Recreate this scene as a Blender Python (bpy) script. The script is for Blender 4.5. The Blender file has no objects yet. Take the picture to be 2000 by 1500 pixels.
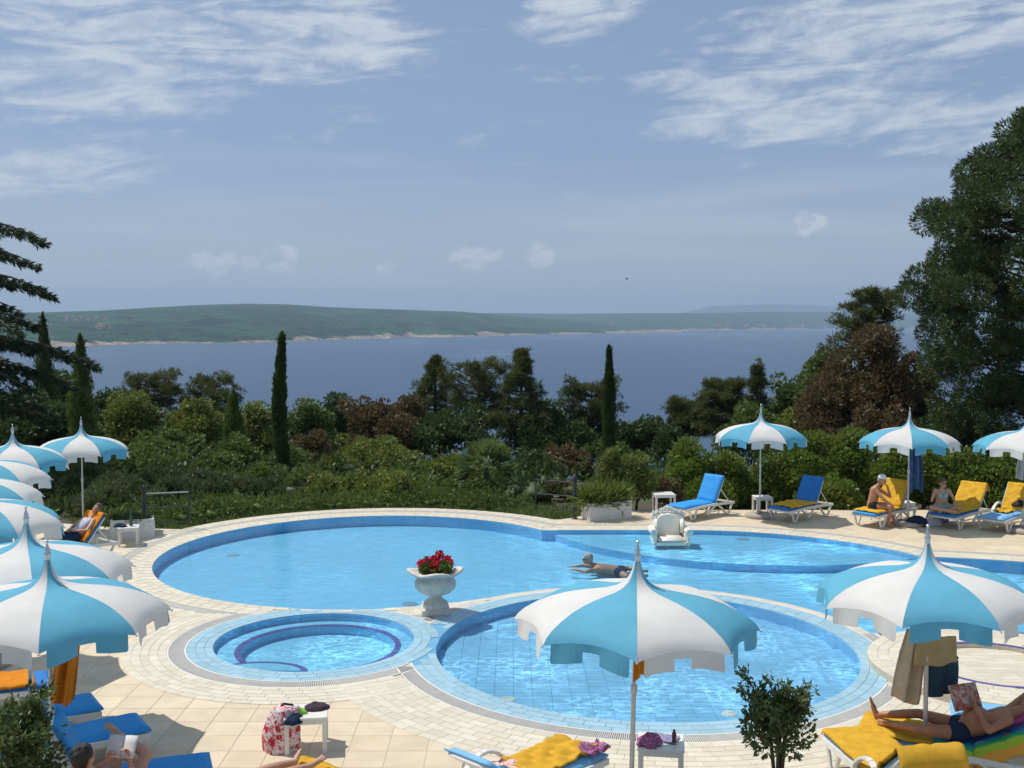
import bpy, bmesh, math, random
import numpy as np
from mathutils import Vector, Matrix
random.seed(7)
RNG = np.random.default_rng(11)
R = math.radians
scene = bpy.context.scene
COL = scene.collection

# ---------------------------------------------------------------- camera
FPX, EYE = 2100.0, 5.0                     # focal length in pixels of a 2000 px wide frame, eye height
PITCH = math.atan(120 / FPX)
cam_d = bpy.data.cameras.new('camera')
cam_d.sensor_width = 36.0
cam_d.lens = 36.0 * FPX / 2000.0
cam_d.clip_start = 0.1
cam_d.clip_end = 60000.0
cam = bpy.data.objects.new('camera', cam_d)
COL.objects.link(cam)
cam.location = (0, 0, EYE)
cam.rotation_euler = (R(90) - PITCH, 0, 0)
scene.camera = cam

# ---------------------------------------------------------------- sky, sun, exposure
SUN_EL, SUN_AZ = R(60), R(-64)             # azimuth from +Y towards +X: the sun stands to the left, slightly ahead
world = bpy.data.worlds.new('World')
scene.world = world
world.use_nodes = True


class NT:
    """small helper to write node trees"""
    def __init__(self, tree):
        self.t = tree

    def n(self, kind, **kw):
        nd = self.t.nodes.new(kind)
        for k, v in kw.items():
            setattr(nd, k, v)
        return nd

    def l(self, a, b):
        self.t.links.new(a, b)

    def put(self, sock, v):
        if isinstance(v, (int, float)):
            sock.default_value = v
        elif isinstance(v, (tuple, list)):
            sock.default_value = v
        else:
            self.l(v, sock)

    def m(self, op, a, b=None, c=None, clamp=False):
        nd = self.n('ShaderNodeMath', operation=op, use_clamp=clamp)
        self.put(nd.inputs[0], a)
        if b is not None:
            self.put(nd.inputs[1], b)
        if c is not None:
            self.put(nd.inputs[2], c)
        return nd.outputs[0]

    def mix(self, f, a, b, blend='MIX'):
        nd = self.n('ShaderNodeMix', data_type='RGBA', blend_type=blend)
        self.put(nd.inputs[0], f)
        for s, v in ((nd.inputs[6], a), (nd.inputs[7], b)):
            if isinstance(v, (tuple, list)) and len(v) == 3:
                v = (*v, 1)
            self.put(s, v)
        return nd.outputs[2]

    def ramp(self, f, lo, hi):
        nd = self.n('ShaderNodeMapRange', clamp=True, interpolation_type='SMOOTHSTEP')
        self.put(nd.inputs[0], f)
        self.put(nd.inputs[1], lo)
        self.put(nd.inputs[2], hi)
        return nd.outputs[0]

    def noise(self, vec, scale, detail=4, rough=.55, dist=0.0, dims='3D', w=None):
        nd = self.n('ShaderNodeTexNoise', noise_dimensions=dims)
        if vec is not None:
            self.l(vec, nd.inputs['Vector'])
        nd.inputs['Scale'].default_value = scale
        nd.inputs['Detail'].default_value = detail
        nd.inputs['Roughness'].default_value = rough
        nd.inputs['Distortion'].default_value = dist
        return nd.outputs[0]

    def xyz(self, x, y, z):
        nd = self.n('ShaderNodeCombineXYZ')
        for s, v in zip(nd.inputs, (x, y, z)):
            self.put(s, v)
        return nd.outputs[0]

    def sep(self, v):
        nd = self.n('ShaderNodeSeparateXYZ')
        self.l(v, nd.inputs[0])
        return nd.outputs


SKY_STRENGTH = 0.079
w = NT(world.node_tree)
world.node_tree.nodes.clear()
w_out = w.n('ShaderNodeOutputWorld')
w_bg = w.n('ShaderNodeBackground')
w_bg.inputs[1].default_value = SKY_STRENGTH
w_sky = w.n('ShaderNodeTexSky', sky_type='NISHITA', sun_disc=False)
w_sky.sun_elevation = SUN_EL
w_sky.sun_rotation = SUN_AZ
w_sky.altitude = 60
w_sky.air_density = 0.7
w_sky.dust_density = 1.0
w_sky.ozone_density = 3.0
# clouds: wind-drawn cirrus and a row of small cumulus low over the island, in azimuth / elevation
w_co = w.n('ShaderNodeTexCoord')
dx, dy, dz = w.sep(w_co.outputs['Generated'])
az = w.m('MULTIPLY', w.m('ARCTAN2', dx, dy), 57.2958)
el = w.m('MULTIPLY', w.m('ARCSINE', dz), 57.2958)


def blob(a, e, ra, re, tilt=0.0):
    """soft ellipse at azimuth a, elevation e (degrees)"""
    da = w.m('SUBTRACT', az, a)
    de = w.m('SUBTRACT', w.m('SUBTRACT', el, e), w.m('MULTIPLY', da, tilt))
    q = w.m('ADD', w.m('POWER', w.m('ABSOLUTE', w.m('DIVIDE', da, ra)), 2), w.m('POWER', w.m('ABSOLUTE', w.m('DIVIDE', de, re)), 2))
    return w.m('SUBTRACT', 1.0, w.ramp(q, 0.0, 1.0))


def total(parts):
    s = parts[0]
    for q in parts[1:]:
        s = w.m('MAXIMUM', s, q)
    return s


# patches that the photograph shows, and loose patches of the same kind all round
seen = total([blob(-19.5, 13.2, 11.5, 5.0, .14), blob(-10.5, 14.4, 9.0, 3.2, .03), blob(-23, 7.2, 7.5, 1.7, .11), blob(3.6, 15.8, 5.0, 2.0, .2),
              blob(20.0, 14.2, 16.0, 3.8, .10), blob(14.0, 10.6, 9.0, 2.2, .04), blob(23, 9.8, 10, 2.2, .06)])
lowf = w.noise(w.xyz(w.m('MULTIPLY', az, .03), w.m('MULTIPLY', el, .09), 3.3), 1.0, 2)
inframe = w.m('MULTIPLY', w.ramp(w.m('ABSOLUTE', az), 42.0, 30.0), w.ramp(el, 30.0, 19.0))
loose = w.m('MULTIPLY', w.ramp(lowf, .48, .66), w.m('SUBTRACT', 1.0, inframe))
cover = w.m('MAXIMUM', seen, loose)
cv = w.xyz(w.m('MULTIPLY', az, .16), w.m('SUBTRACT', w.m('MULTIPLY', el, .75), w.m('MULTIPLY', az, .07)), 1.7)
cn = w.noise(cv, 1.0, 9, .62, .9)
cg = w.noise(w.xyz(w.m('MULTIPLY', az, .75), w.m('SUBTRACT', w.m('MULTIPLY', el, 1.5), w.m('MULTIPLY', az, .2)), 6.2), 1.0, 6, .68, .3)
cn = w.m('ADD', w.m('MULTIPLY', cn, .72), w.m('MULTIPLY', cg, .28))
cn = w.m('ADD', w.m('MULTIPLY', w.m('SUBTRACT', cn, .5), 1.75), .5)
cir = w.ramp(w.m('ADD', cn, w.m('MULTIPLY', cover, .36)), .60, 1.05)
# thin veil low on the right
veil = w.m('MULTIPLY', w.ramp(w.noise(w.xyz(w.m('MULTIPLY', az, .05), w.m('MULTIPLY', el, .5), 9.1), 1.0, 5), .42, .75),
           w.m('MULTIPLY', w.ramp(el, 12.0, 6.5), .28))
# cumulus
cb = total([blob(-14.9, 2.9, 3.2, 1.3), blob(-11.8, 3.2, 2.0, 1.5), blob(-6.6, 2.9, 1.1, .8), blob(-1.9, 3.3, 2.4, 1.3), blob(1.5, 3.7, 1.4, 1.5), blob(15.3, 5.0, 1.6, 1.1)])
ck = w.noise(w.xyz(w.m('MULTIPLY', az, .8), w.m('MULTIPLY', el, 1.1), 4.4), 1.0, 8, .66, .3)
cum = w.m('MULTIPLY', w.ramp(w.m('ADD', ck, w.m('MULTIPLY', w.m('SUBTRACT', cb, 1.0), .42)), .36, .58), .85)
cmask = w.m('MAXIMUM', w.m('MULTIPLY', cir, .82), w.m('MAXIMUM', cum, veil))
cmask = w.m('MULTIPLY', cmask, w.ramp(el, 0.3, 2.4))
CLOUD = 0.76 / SKY_STRENGTH
VEIL = tuple(q / SKY_STRENGTH for q in (.395, .535, .765))    # thin high veil over the whole sky
LOWV = tuple(q / SKY_STRENGTH for q in (.55, .57, .605))      # grey summer haze along the whole horizon
w_base = w.mix(w.m('MULTIPLY', w.ramp(el, 9.5, .5), .66), w.mix(.45, w_sky.outputs[0], VEIL), LOWV)
w_mix = w.mix(cmask, w_base, (CLOUD * .90, CLOUD * .98, CLOUD * 1.06))
w.l(w_mix, w_bg.inputs[0])
w.l(w_bg.outputs[0], w_out.inputs[0])

sun_d = bpy.data.lights.new('sun', 'SUN')
sun_d.energy = 4.2
sun_d.angle = R(0.53)
sun_d.color = (1.0, .955, .88)
sun = bpy.data.objects.new('sun', sun_d)
COL.objects.link(sun)
sdir = Vector((math.sin(SUN_AZ) * math.cos(SUN_EL), math.cos(SUN_AZ) * math.cos(SUN_EL), math.sin(SUN_EL)))
sun.rotation_euler = sdir.to_track_quat('Z', 'Y').to_euler()
sun.location = sdir * 60

vs = scene.view_settings
vs.view_transform = 'Standard'
vs.look = 'None'
vs.exposure = 0.0
vs.gamma = 1.0
vs.use_curve_mapping = False
scene.render.engine = 'CYCLES'
cy = scene.cycles
cy.use_denoising = True
cy.max_bounces = 7
cy.diffuse_bounces = 3
cy.glossy_bounces = 3
cy.transmission_bounces = 3
cy.transparent_max_bounces = 12
cy.volume_bounces = 0
cy.caustics_reflective = False
cy.caustics_refractive = False
cy.sample_clamp_indirect = 6.0


# ---------------------------------------------------------------- helpers
def ground(u, v, z=0.0):
    """point of the level z plane that the photograph shows at pixel (u, v)"""
    a, b = (u - 1000) / FPX, (750 - v) / FPX
    d = (a, math.cos(PITCH) + b * math.sin(PITCH), b * math.cos(PITCH) - math.sin(PITCH))
    t = (z - EYE) / d[2]
    return d[0] * t, d[1] * t


def at(u, v, y):
    """x and z of pixel (u, v) at the distance y"""
    a, b = (u - 1000) / FPX, (750 - v) / FPX
    d = (a, math.cos(PITCH) + b * math.sin(PITCH), b * math.cos(PITCH) - math.sin(PITCH))
    t = y / d[1]
    return d[0] * t, EYE + d[2] * t


def tag(o, label=None, cat=None, group=None, kind=None):
    if label:
        o['label'] = label
    if cat:
        o['category'] = cat
    if group:
        o['group'] = group
    if kind:
        o['kind'] = kind
    return o


def empty(name, loc=(0, 0, 0), rz=0.0, label=None, cat=None, group=None, kind=None):
    o = bpy.data.objects.new(name, None)
    o.empty_display_size = .2
    COL.objects.link(o)
    o.location = loc
    o.rotation_euler = (0, 0, rz)
    return tag(o, label, cat, group, kind)


def link(name, me, mat=None, parent=None, loc=None):
    if mat is not None and not me.materials:
        me.materials.append(mat)
    o = bpy.data.objects.new(name, me)
    COL.objects.link(o)
    if parent is not None:
        o.parent = parent
    if loc is not None:
        o.location = loc
    return o


def kids(o):
    return [c for c in COL.objects if c.parent == o]


def copy_tree(o, parent=None, children=None):
    if children is None:
        children = {}
        for c in COL.objects:
            if c.parent is not None:
                children.setdefault(c.parent.name, []).append(c)
    c = o.copy()
    COL.objects.link(c)
    c.parent = parent
    for ch in children.get(o.name, []):
        copy_tree(ch, c, children)
    return c


class MB:
    """collects simple shapes and links them as one mesh object"""
    def __init__(self):
        self.v, self.f = [], []

    def add(self, vs_, fs_, mtx=None):
        b = len(self.v)
        for p in vs_:
            self.v.append(tuple(mtx @ Vector(p)) if mtx is not None else tuple(p))
        for f_ in fs_:
            self.f.append(tuple(b + i for i in f_))
        return self

    def box(self, c, s, mtx=None, bev=0.0):
        x, y, z = (q / 2 for q in s)
        if bev <= 0:
            vs_ = [(c[0] + i * x, c[1] + j * y, c[2] + k * z) for k in (-1, 1) for j in (-1, 1) for i in (-1, 1)]
            fs_ = [(0, 2, 3, 1), (4, 5, 7, 6), (0, 1, 5, 4), (2, 6, 7, 3), (0, 4, 6, 2), (1, 3, 7, 5)]
            return self.add(vs_, fs_, mtx)
        bm = bmesh.new()
        bmesh.ops.create_cube(bm, size=1.0)
        bmesh.ops.scale(bm, vec=s, verts=bm.verts)
        bmesh.ops.bevel(bm, geom=bm.edges[:], offset=bev, segments=2, affect='EDGES')
        bmesh.ops.translate(bm, vec=c, verts=bm.verts)
        bm.verts.index_update()
        vs_ = [tuple(q.co) for q in bm.verts]
        fs_ = [tuple(q.index for q in f_.verts) for f_ in bm.faces]
        bm.free()
        return self.add(vs_, fs_, mtx)

    def tube(self, pts, r, n=8, mtx=None, cap=True):
        pts = [Vector(p) for p in pts]
        rs = r if isinstance(r, (list, tuple)) else [r] * len(pts)
        vs_, fs_ = [], []
        up0 = None
        for i, p in enumerate(pts):
            t = (pts[min(i + 1, len(pts) - 1)] - pts[max(i - 1, 0)]).normalized()
            if up0 is None:
                up0 = t.orthogonal().normalized()
            up0 = (up0 - t * up0.dot(t))
            if up0.length < 1e-6:
                up0 = t.orthogonal()
            up0.normalize()
            s = t.cross(up0)
            for k in range(n):
                a = 2 * math.pi * k / n
                vs_.append(tuple(p + (up0 * math.cos(a) + s * math.sin(a)) * rs[i]))
        for i in range(len(pts) - 1):
            for k in range(n):
                fs_.append((i * n + k, i * n + (k + 1) % n, (i + 1) * n + (k + 1) % n, (i + 1) * n + k))
        if cap:
            fs_.append(tuple(range(n - 1, -1, -1)))
            fs_.append(tuple((len(pts) - 1) * n + k for k in range(n)))
        return self.add(vs_, fs_, mtx)

    def lathe(self, prof, n=24, mtx=None, wob=None, cap=True):
        vs_, fs_ = [], []
        for i, (r_, z_) in enumerate(prof):
            for k in range(n):
                a = 2 * math.pi * k / n
                rr, zz = (r_, z_) if wob is None else wob(i, a, r_, z_)
                vs_.append((rr * math.cos(a), rr * math.sin(a), zz))
        for i in range(len(prof) - 1):
            for k in range(n):
                fs_.append((i * n + k, i * n + (k + 1) % n, (i + 1) * n + (k + 1) % n, (i + 1) * n + k))
        if cap:
            fs_.append(tuple(range(n - 1, -1, -1)))
            fs_.append(tuple((len(prof) - 1) * n + k for k in range(n)))
        return self.add(vs_, fs_, mtx)

    def ball(self, c, r, n=10, m=7, mtx=None):
        rx, ry, rz = r if isinstance(r, (tuple, list)) else (r, r, r)
        vs_, fs_ = [(c[0], c[1], c[2] - rz)], []
        for i in range(1, m):
            t = math.pi * i / m - math.pi / 2
            for k in range(n):
                a = 2 * math.pi * k / n
                vs_.append((c[0] + rx * math.cos(t) * math.cos(a), c[1] + ry * math.cos(t) * math.sin(a), c[2] + rz * math.sin(t)))
        vs_.append((c[0], c[1], c[2] + rz))
        for k in range(n):
            fs_.append((0, 1 + (k + 1) % n, 1 + k))
            fs_.append((len(vs_) - 1, 1 + (m - 2) * n + k, 1 + (m - 2) * n + (k + 1) % n))
        for i in range(m - 2):
            for k in range(n):
                a, b = 1 + i * n, 1 + (i + 1) * n
                fs_.append((a + k, a + (k + 1) % n, b + (k + 1) % n, b + k))
        return self.add(vs_, fs_, mtx)

    def prism(self, poly, z0, z1, mtx=None):
        n = len(poly)
        vs_ = [(*p, z0) for p in poly] + [(*p, z1) for p in poly]
        fs_ = [tuple(range(n - 1, -1, -1)), tuple(range(n, 2 * n))] + [(k, (k + 1) % n, n + (k + 1) % n, n + k) for k in range(n)]
        return self.add(vs_, fs_, mtx)

    def grid(self, fn, nu, nv, mtx=None, closed_u=False):
        vs_ = [fn(i / (nu if closed_u else nu - 1), j / (nv - 1)) for j in range(nv) for i in range(nu)]
        fs_ = []
        for j in range(nv - 1):
            for i in range(nu if closed_u else nu - 1):
                i2 = (i + 1) % nu
                fs_.append((j * nu + i, j * nu + i2, (j + 1) * nu + i2, (j + 1) * nu + i))
        return self.add(vs_, fs_, mtx)

    def mesh(self, name, smooth=False, mat=None):
        me = bpy.data.meshes.new(name)
        me.from_pydata(self.v, [], self.f)
        me.update()
        if smooth:
            me.shade_smooth()
            if smooth != 'all':
                me.set_sharp_from_angle(angle=R(42))
        if mat is not None:
            me.materials.append(mat)
        return me

    def build(self, name, mat, parent=None, smooth=False, loc=None, solid=0.0):
        me = self.mesh(name, smooth)
        o = link(name, me, mat, parent, loc)
        if solid:
            md = o.modifiers.new('thickness', 'SOLIDIFY')
            md.thickness = solid
            md.offset = 0
        return o


def mesh_np(name, verts, faces, smooth=False):
    """verts (n,3), faces (m,k): fast mesh"""
    me = bpy.data.meshes.new(name)
    verts = np.asarray(verts, np.float32)
    faces = np.asarray(faces, np.int32)
    m, k = faces.shape
    me.vertices.add(len(verts))
    me.vertices.foreach_set('co', verts.ravel())
    me.loops.add(m * k)
    me.loops.foreach_set('vertex_index', faces.ravel())
    me.polygons.add(m)
    me.polygons.foreach_set('loop_start', np.arange(0, m * k, k, dtype=np.int32))
    me.polygons.foreach_set('loop_total', np.full(m, k, np.int32))
    me.polygons.foreach_set('use_smooth', np.full(m, bool(smooth)))
    me.update()
    return me


# ---------------------------------------------------------------- materials
def new_mat(name):
    m_ = bpy.data.materials.new(name)
    m_.use_nodes = True
    t = NT(m_.node_tree)
    bs = m_.node_tree.nodes['Principled BSDF']
    return m_, t, bs


def pmat(name, col, rough=.6, var=.12, scale=6.0, bump=0.0, bscale=40.0, metal=0.0, spec=.5, dirt=None, objvar=0.0, trans=0.0, coat=0.0):
    """procedural surface: base colour with two octaves of cloudy variation, fine relief, optional stains"""
    m_, t, bs = new_mat(name)
    co = t.n('ShaderNodeTexCoord').outputs['Object']
    if objvar:
        oi = t.n('ShaderNodeObjectInfo')
        off = t.xyz(t.m('MULTIPLY', oi.outputs['Random'], 37.0), t.m('MULTIPLY', oi.outputs['Random'], 91.0), 0.0)
        va = t.n('ShaderNodeVectorMath', operation='ADD')
        t.l(co, va.inputs[0])
        t.l(off, va.inputs[1])
        co = va.outputs[0]
    n1 = t.noise(co, scale, 5)
    lo = tuple(max(0, c * (1 - var)) for c in col)
    hi = tuple(min(1, c * (1 + var)) for c in col)
    c = t.mix(t.ramp(n1, .3, .7), lo, hi)
    if objvar:
        c = t.mix(t.m('MULTIPLY', oi.outputs['Random'], 1.0), c, t.mix(1.0, c, (1 - objvar, 1 - objvar * 1.1, 1 - objvar * 1.3), 'MULTIPLY'))
    if dirt:
        dcol, amt = dirt
        n2 = t.noise(co, scale * .45, 7, .7)
        c = t.mix(t.m('MULTIPLY', t.ramp(n2, .52, .78), amt), c, dcol)
    t.l(c, bs.inputs['Base Color'])
    t.put(bs.inputs['Roughness'], t.m('ADD', rough - .08, t.m('MULTIPLY', t.noise(co, scale * 3, 3), .16)))
    bs.inputs['Metallic'].default_value = metal
    bs.inputs['Specular IOR Level'].default_value = spec
    if coat:
        bs.inputs['Coat Weight'].default_value = coat
    if bump:
        bp = t.n('ShaderNodeBump')
        bp.inputs['Strength'].default_value = bump
        bp.inputs['Distance'].default_value = .02
        t.l(t.noise(co, bscale, 4, .6), bp.inputs['Height'])
        t.l(bp.outputs[0], bs.inputs['Normal'])
    if trans:
        tr = t.n('ShaderNodeBsdfTranslucent')
        t.l(c, tr.inputs[0])
        mx = t.n('ShaderNodeMixShader')
        mx.inputs[0].default_value = trans
        t.l(bs.outputs[0], mx.inputs[1])
        t.l(tr.outputs[0], mx.inputs[2])
        t.l(mx.outputs[0], m_.node_tree.nodes['Material Output'].inputs[0])
    return m_
# ================================================================ the setting
SEA_Z = -55.0


def ground_z(x, y):
    d = max(0.0, y - 28.5)
    z = -.10 - .075 * d - .0016 * d * d
    if x > 12:
        z += min(d, 40) * .02 * min(1, (x - 12) / 10)
    z += .12 * math.sin(x * .35 + 1) * math.sin(y * .28) * min(1, d / 6)
    return max(z, -66.0)


# ---- outlines of the pools (metres, terrace level z = 0)
C1 = (-3.0, 23.05, 4.55)           # large round basin
C2 = (4.1, 20.5, 5.17)             # second round of the same basin
KID = (2.03, 16.38, 3.20)          # paddling pool in front
ISL = 3.82                         # radius of its island in the basin
TUB = (-3.1, 16.68, 1.55)          # whirlpool
LED = (6.03, 27.77, 5.41)          # edge of the shallow ledge


def arc(c, r, a0, a1, n):
    return [(c[0] + r * math.cos(R(a0 + (a1 - a0) * i / n)), c[1] + r * math.sin(R(a0 + (a1 - a0) * i / n))) for i in range(n + 1)]


def ang(c, p):
    return math.degrees(math.atan2(p[1] - c[1], p[0] - c[0]))


def cc(c, r, d, s, left):
    """intersection of two circles, the one further left or right"""
    dx_, dy_ = d[0] - c[0], d[1] - c[1]
    D = math.hypot(dx_, dy_)
    a = (r * r - s * s + D * D) / (2 * D)
    h = math.sqrt(max(r * r - a * a, 0))
    px, py = c[0] + a * dx_ / D, c[1] + a * dy_ / D
    q = [(px + h * dy_ / D, py - h * dx_ / D), (px - h * dy_ / D, py + h * dx_ / D)]
    return min(q) if left else max(q)


J0 = (C1[0] + math.sqrt(C1[2] ** 2 - (25.68 - C1[1]) ** 2), 25.68)
J1 = cc(C1, C1[2], KID, ISL, True)
if J1[1] > 21:
    J1 = cc(C1, C1[2], KID, ISL, False)
J2 = (KID[0] + math.sqrt(ISL ** 2 - (17.08 - KID[1]) ** 2), 17.08)
J3 = (8.72, 22.74)
aJ1 = ang(C1, J1) % 360
BASIN = arc(C1, C1[2], ang(C1, J0), aJ1, 150)
N_C1 = len(BASIN)
BASIN += arc(KID, ISL, ang(KID, J1), ang(KID, J2), 70)[1:]
BASIN += [(x, 17.08) for x in np.linspace(J2[0], 15.0, 14)][1:]
BASIN += [(15.0, 20.0), (14.2, 20.8), (12.4, 21.6), (11.4, 21.98), (10.68, 22.22), (10.06, 22.46), (9.36, 22.62)]
N_R = len(BASIN)
BASIN += arc(C2, C2[2], ang(C2, J3), 90, 40)
BASIN += [(x, 25.68) for x in np.linspace(C2[0], J0[0], 10)][1:-1]
BASIN_NP = np.array(BASIN)


def inside(poly, x, y):
    c, j = False, len(poly) - 1
    for i in range(len(poly)):
        if (poly[i][1] > y) != (poly[j][1] > y) and x < (poly[j][0] - poly[i][0]) * (y - poly[i][1]) / (poly[j][1] - poly[i][1]) + poly[i][0]:
            c = not c
        j = i
    return c


def dist_basin(x, y):
    a = BASIN_NP
    b = np.roll(a, -1, 0)
    ab = b - a
    ap = np.array((x, y)) - a
    t = np.clip((ap * ab).sum(1) / np.maximum((ab * ab).sum(1), 1e-9), 0, 1)
    d = np.hypot(*(ap - ab * t[:, None]).T).min()
    return -d if inside(BASIN, x, y) else d


def dist_c(c, x, y):
    return math.hypot(x - c[0], y - c[1])


TERRACE = [(-17, 7), (17, 7), (17, 28.5), (3.4, 28.5), (2.0, 27.75)] + arc(C1, 5.68, 44, 151, 60) + [(-9.6, 26.0), (-13, 27.2), (-17, 28.0)]

# ---- ground sheet
M_soil, t, bs = new_mat('garden_soil')
co = t.n('ShaderNodeTexCoord').outputs['Object']
c_ = t.mix(t.ramp(t.noise(co, .35, 6), .4, .65), (.075, .058, .038), (.045, .065, .022))
c_ = t.mix(t.ramp(t.noise(co, 4.0, 5), .5, .8), c_, (.10, .085, .05))
t.l(c_, bs.inputs['Base Color'])
bs.inputs['Roughness'].default_value = .95
xs = np.concatenate([np.linspace(-420, -24, 24), np.arange(-22, 23, 1.0), np.linspace(26, 420, 24)])
ys = np.concatenate([np.linspace(-60, 0, 7), np.arange(2, 48, 1.0), np.linspace(50, 300, 60)])
gv = []
for y in ys:
    for x in xs:
        z = ground_z(x, y)
        if inside(TERRACE, x, y) and (-16.2 < x < 16.2) and y > 7.5:
            z = -1.3
        gv.append((x, y, z))
nx = len(xs)
gf = [(j * nx + i, j * nx + i + 1, (j + 1) * nx + i + 1, (j + 1) * nx + i) for j in range(len(ys) - 1) for i in range(nx - 1)]
g_o = link('ground', mesh_np('ground', gv, gf, True), M_soil)
tag(g_o, kind='structure')

# ---- sea
M_sea, t, bs = new_mat('sea_water')
co = t.n('ShaderNodeTexCoord').outputs['Object']
mp = t.n('ShaderNodeMapping')
mp.inputs['Scale'].default_value = (1.0, .35, 1.0)
t.l(co, mp.inputs[0])
slick = t.ramp(t.noise(mp.outputs[0], .0016, 5, .6, 1.2), .52, .66)
t.l(t.mix(slick, (.020, .058, .120), (.030, .072, .135)), bs.inputs['Base Color'])
bs.inputs['IOR'].default_value = 1.33
t.put(bs.inputs['Roughness'], t.m('SUBTRACT', .30, t.m('MULTIPLY', slick, .06)))
bp = t.n('ShaderNodeBump')
bp.inputs['Strength'].default_value = 1.0
bp.inputs['Distance'].default_value = .9
hh = t.m('ADD', t.noise(co, .28, 6, .62), t.m('MULTIPLY', t.noise(mp.outputs[0], .02, 3), 3.0))
t.l(hh, bp.inputs['Height'])
t.l(bp.outputs[0], bs.inputs['Normal'])
mb = MB()
sxs = [-24000, -9000, -3000, -800, 0, 800, 3000, 9000, 24000]
sys_ = [120, 500, 1500, 4000, 9000, 24000]
mb.grid(lambda a, b: (sxs[round(a * 8)], sys_[round(b * 5)], SEA_Z), 9, 6)
tag(mb.build('sea', M_sea), kind='structure')


# ---- the island across the channel and the coasts behind it
def lut(pts, u):
    xs_, ys__ = zip(*pts)
    return float(np.interp(u, xs_, ys__))


def smooth_noise(n, oct_, seed):
    rg = np.random.default_rng(seed)
    o = np.zeros(n)
    for k in range(oct_):
        m_ = 6 * 2 ** k
        p = rg.normal(size=m_ + 4)
        o += np.interp(np.linspace(0, m_, n), np.arange(m_ + 4), p) * .5 ** k
    return o


M_wood, t, bs = new_mat('far_forest')
geo = t.n('ShaderNodeNewGeometry')
pos = geo.outputs['Position']
px_, py_, pz_ = t.sep(pos)
big = t.noise(pos, .0016, 5, .6)
fine = t.noise(pos, .02, 6, .7)
c_ = t.mix(t.ramp(big, .35, .68), (.010, .055, .020), (.034, .115, .034))
c_ = t.mix(t.ramp(fine, .48, .72), c_, (.060, .125, .045))
c_ = t.mix(t.ramp(t.noise(pos, .007, 5, .7), .47, .57), c_, (.008, .034, .020))
c_ = t.mix(t.m('MULTIPLY', t.ramp(t.noise(pos, .006, 4), .64, .74), .6), c_, (.22, .19, .12))
rockline = t.m('ADD', pz_, t.m('MULTIPLY', t.m('SUBTRACT', t.noise(pos, .004, 5, .6), .5), 74.0))
c_ = t.mix(t.ramp(rockline, SEA_Z + 11.0, SEA_Z + 5.0), c_, t.mix(t.ramp(fine, .35, .65), (.20, .15, .11), (.56, .47, .37)))
t.l(c_, bs.inputs['Base Color'])
bs.inputs['Roughness'].default_value = 1.0
bs.inputs['Specular IOR Level'].default_value = .1
bp = t.n('ShaderNodeBump')
bp.inputs['Strength'].default_value = 1.0
bp.inputs['Distance'].default_value = 40.0
t.l(t.noise(pos, .03, 5, .65), bp.inputs['Height'])
t.l(bp.outputs[0], bs.inputs['Normal'])

HILL = {}


def hill(name, u0, u1, shore, ridge, depth, seed, cols=260, rows=34):
    rg = np.random.default_rng(seed)
    us = np.linspace(u0, u1, cols)
    wob = smooth_noise(cols, 5, seed)
    verts, prof = [], []
    ts = np.concatenate([[-.02], np.linspace(0, 1, rows) ** 1.25, [1.15, 1.4]])
    grid_n = np.stack([smooth_noise(cols, 6, seed + 3 + k) for k in range(len(ts))])
    for k in range(1, len(ts)):
        grid_n[k] = grid_n[k] * .45 + grid_n[k - 1] * .55
    for i, u in enumerate(us):
        sv = lut(shore, u) + .35 * wob[i]
        d0 = FPX * (EYE - SEA_Z) / max(sv - 630.0, 2.5)
        d1 = d0 + depth * (1 + .12 * wob[i])
        top = EYE + (630.0 - lut(ridge, u)) / FPX * d1
        rise = max(top - SEA_Z, 2.0)
        for j, tt in enumerate(ts):
            d = d0 + (d1 - d0) * tt
            if tt < 0:
                h = -12.0
            elif tt <= 1:
                h = rise * (.30 * min(1, tt * 9) ** .7 * min(1.0, 22 / rise) + (1 - .30 * min(1.0, 22 / rise)) * (tt ** .75))
                h += grid_n[j][i] * rise * .07 * math.sin(math.pi * min(tt, 1)) + 2.2 * grid_n[j][i] * min(1, rise / 40)
            else:
                h = rise * (1 - (tt - 1) * 1.6)
            verts.append((math.tan(math.atan((u - 1000) / FPX)) * d, d, SEA_Z + h))
    nr = len(ts)
    fs_ = [(i * nr + j, (i + 1) * nr + j, (i + 1) * nr + j + 1, i * nr + j + 1) for i in range(cols - 1) for j in range(nr - 1)]
    HILL[name] = (us, ts, np.array(verts).reshape(cols, nr, 3))
    return tag(link(name, mesh_np(name, verts, fs_, True), M_wood), kind='structure')


hill('island_hill', -500, 1330,
     [(-500, 682), (0, 680), (110, 678), (250, 673), (330, 671), (500, 669), (560, 667), (640, 663), (760, 661), (800, 658), (850, 659), (880, 658.5), (1000, 655), (1100, 653), (1200, 651), (1290, 649.5), (1330, 649)],
     [(-500, 600), (0, 611), (100, 610), (200, 607), (300, 601), (400, 596), (480, 593.5), (560, 594), (640, 599), (800, 604.5), (900, 608), (1000, 617), (1100, 625), (1200, 634), (1300, 645.5), (1330, 648)],
     2300, 5)
hill('coast_hill', 780, 2900,
     [(780, 645), (1300, 646), (1380, 645), (1500, 643.8), (1650, 642), (1900, 641), (2900, 640)],
     [(780, 614), (900, 612), (1000, 611.5), (1100, 613), (1250, 611.5), (1400, 611), (1500, 609), (1600, 609.5), (1700, 611), (1850, 613), (2100, 608), (2900, 604)],
     2600, 9, 230, 26)
hill('mountain_range', 1250, 3200,
     [(1250, 636), (3200, 636)],
     [(1250, 618), (1330, 611), (1390, 598), (1440, 596.5), (1500, 594), (1560, 595.5), (1640, 599), (1720, 594), (1830, 590), (2000, 595), (2300, 586), (3200, 590)],
     1500, 21, 150, 12)

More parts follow.
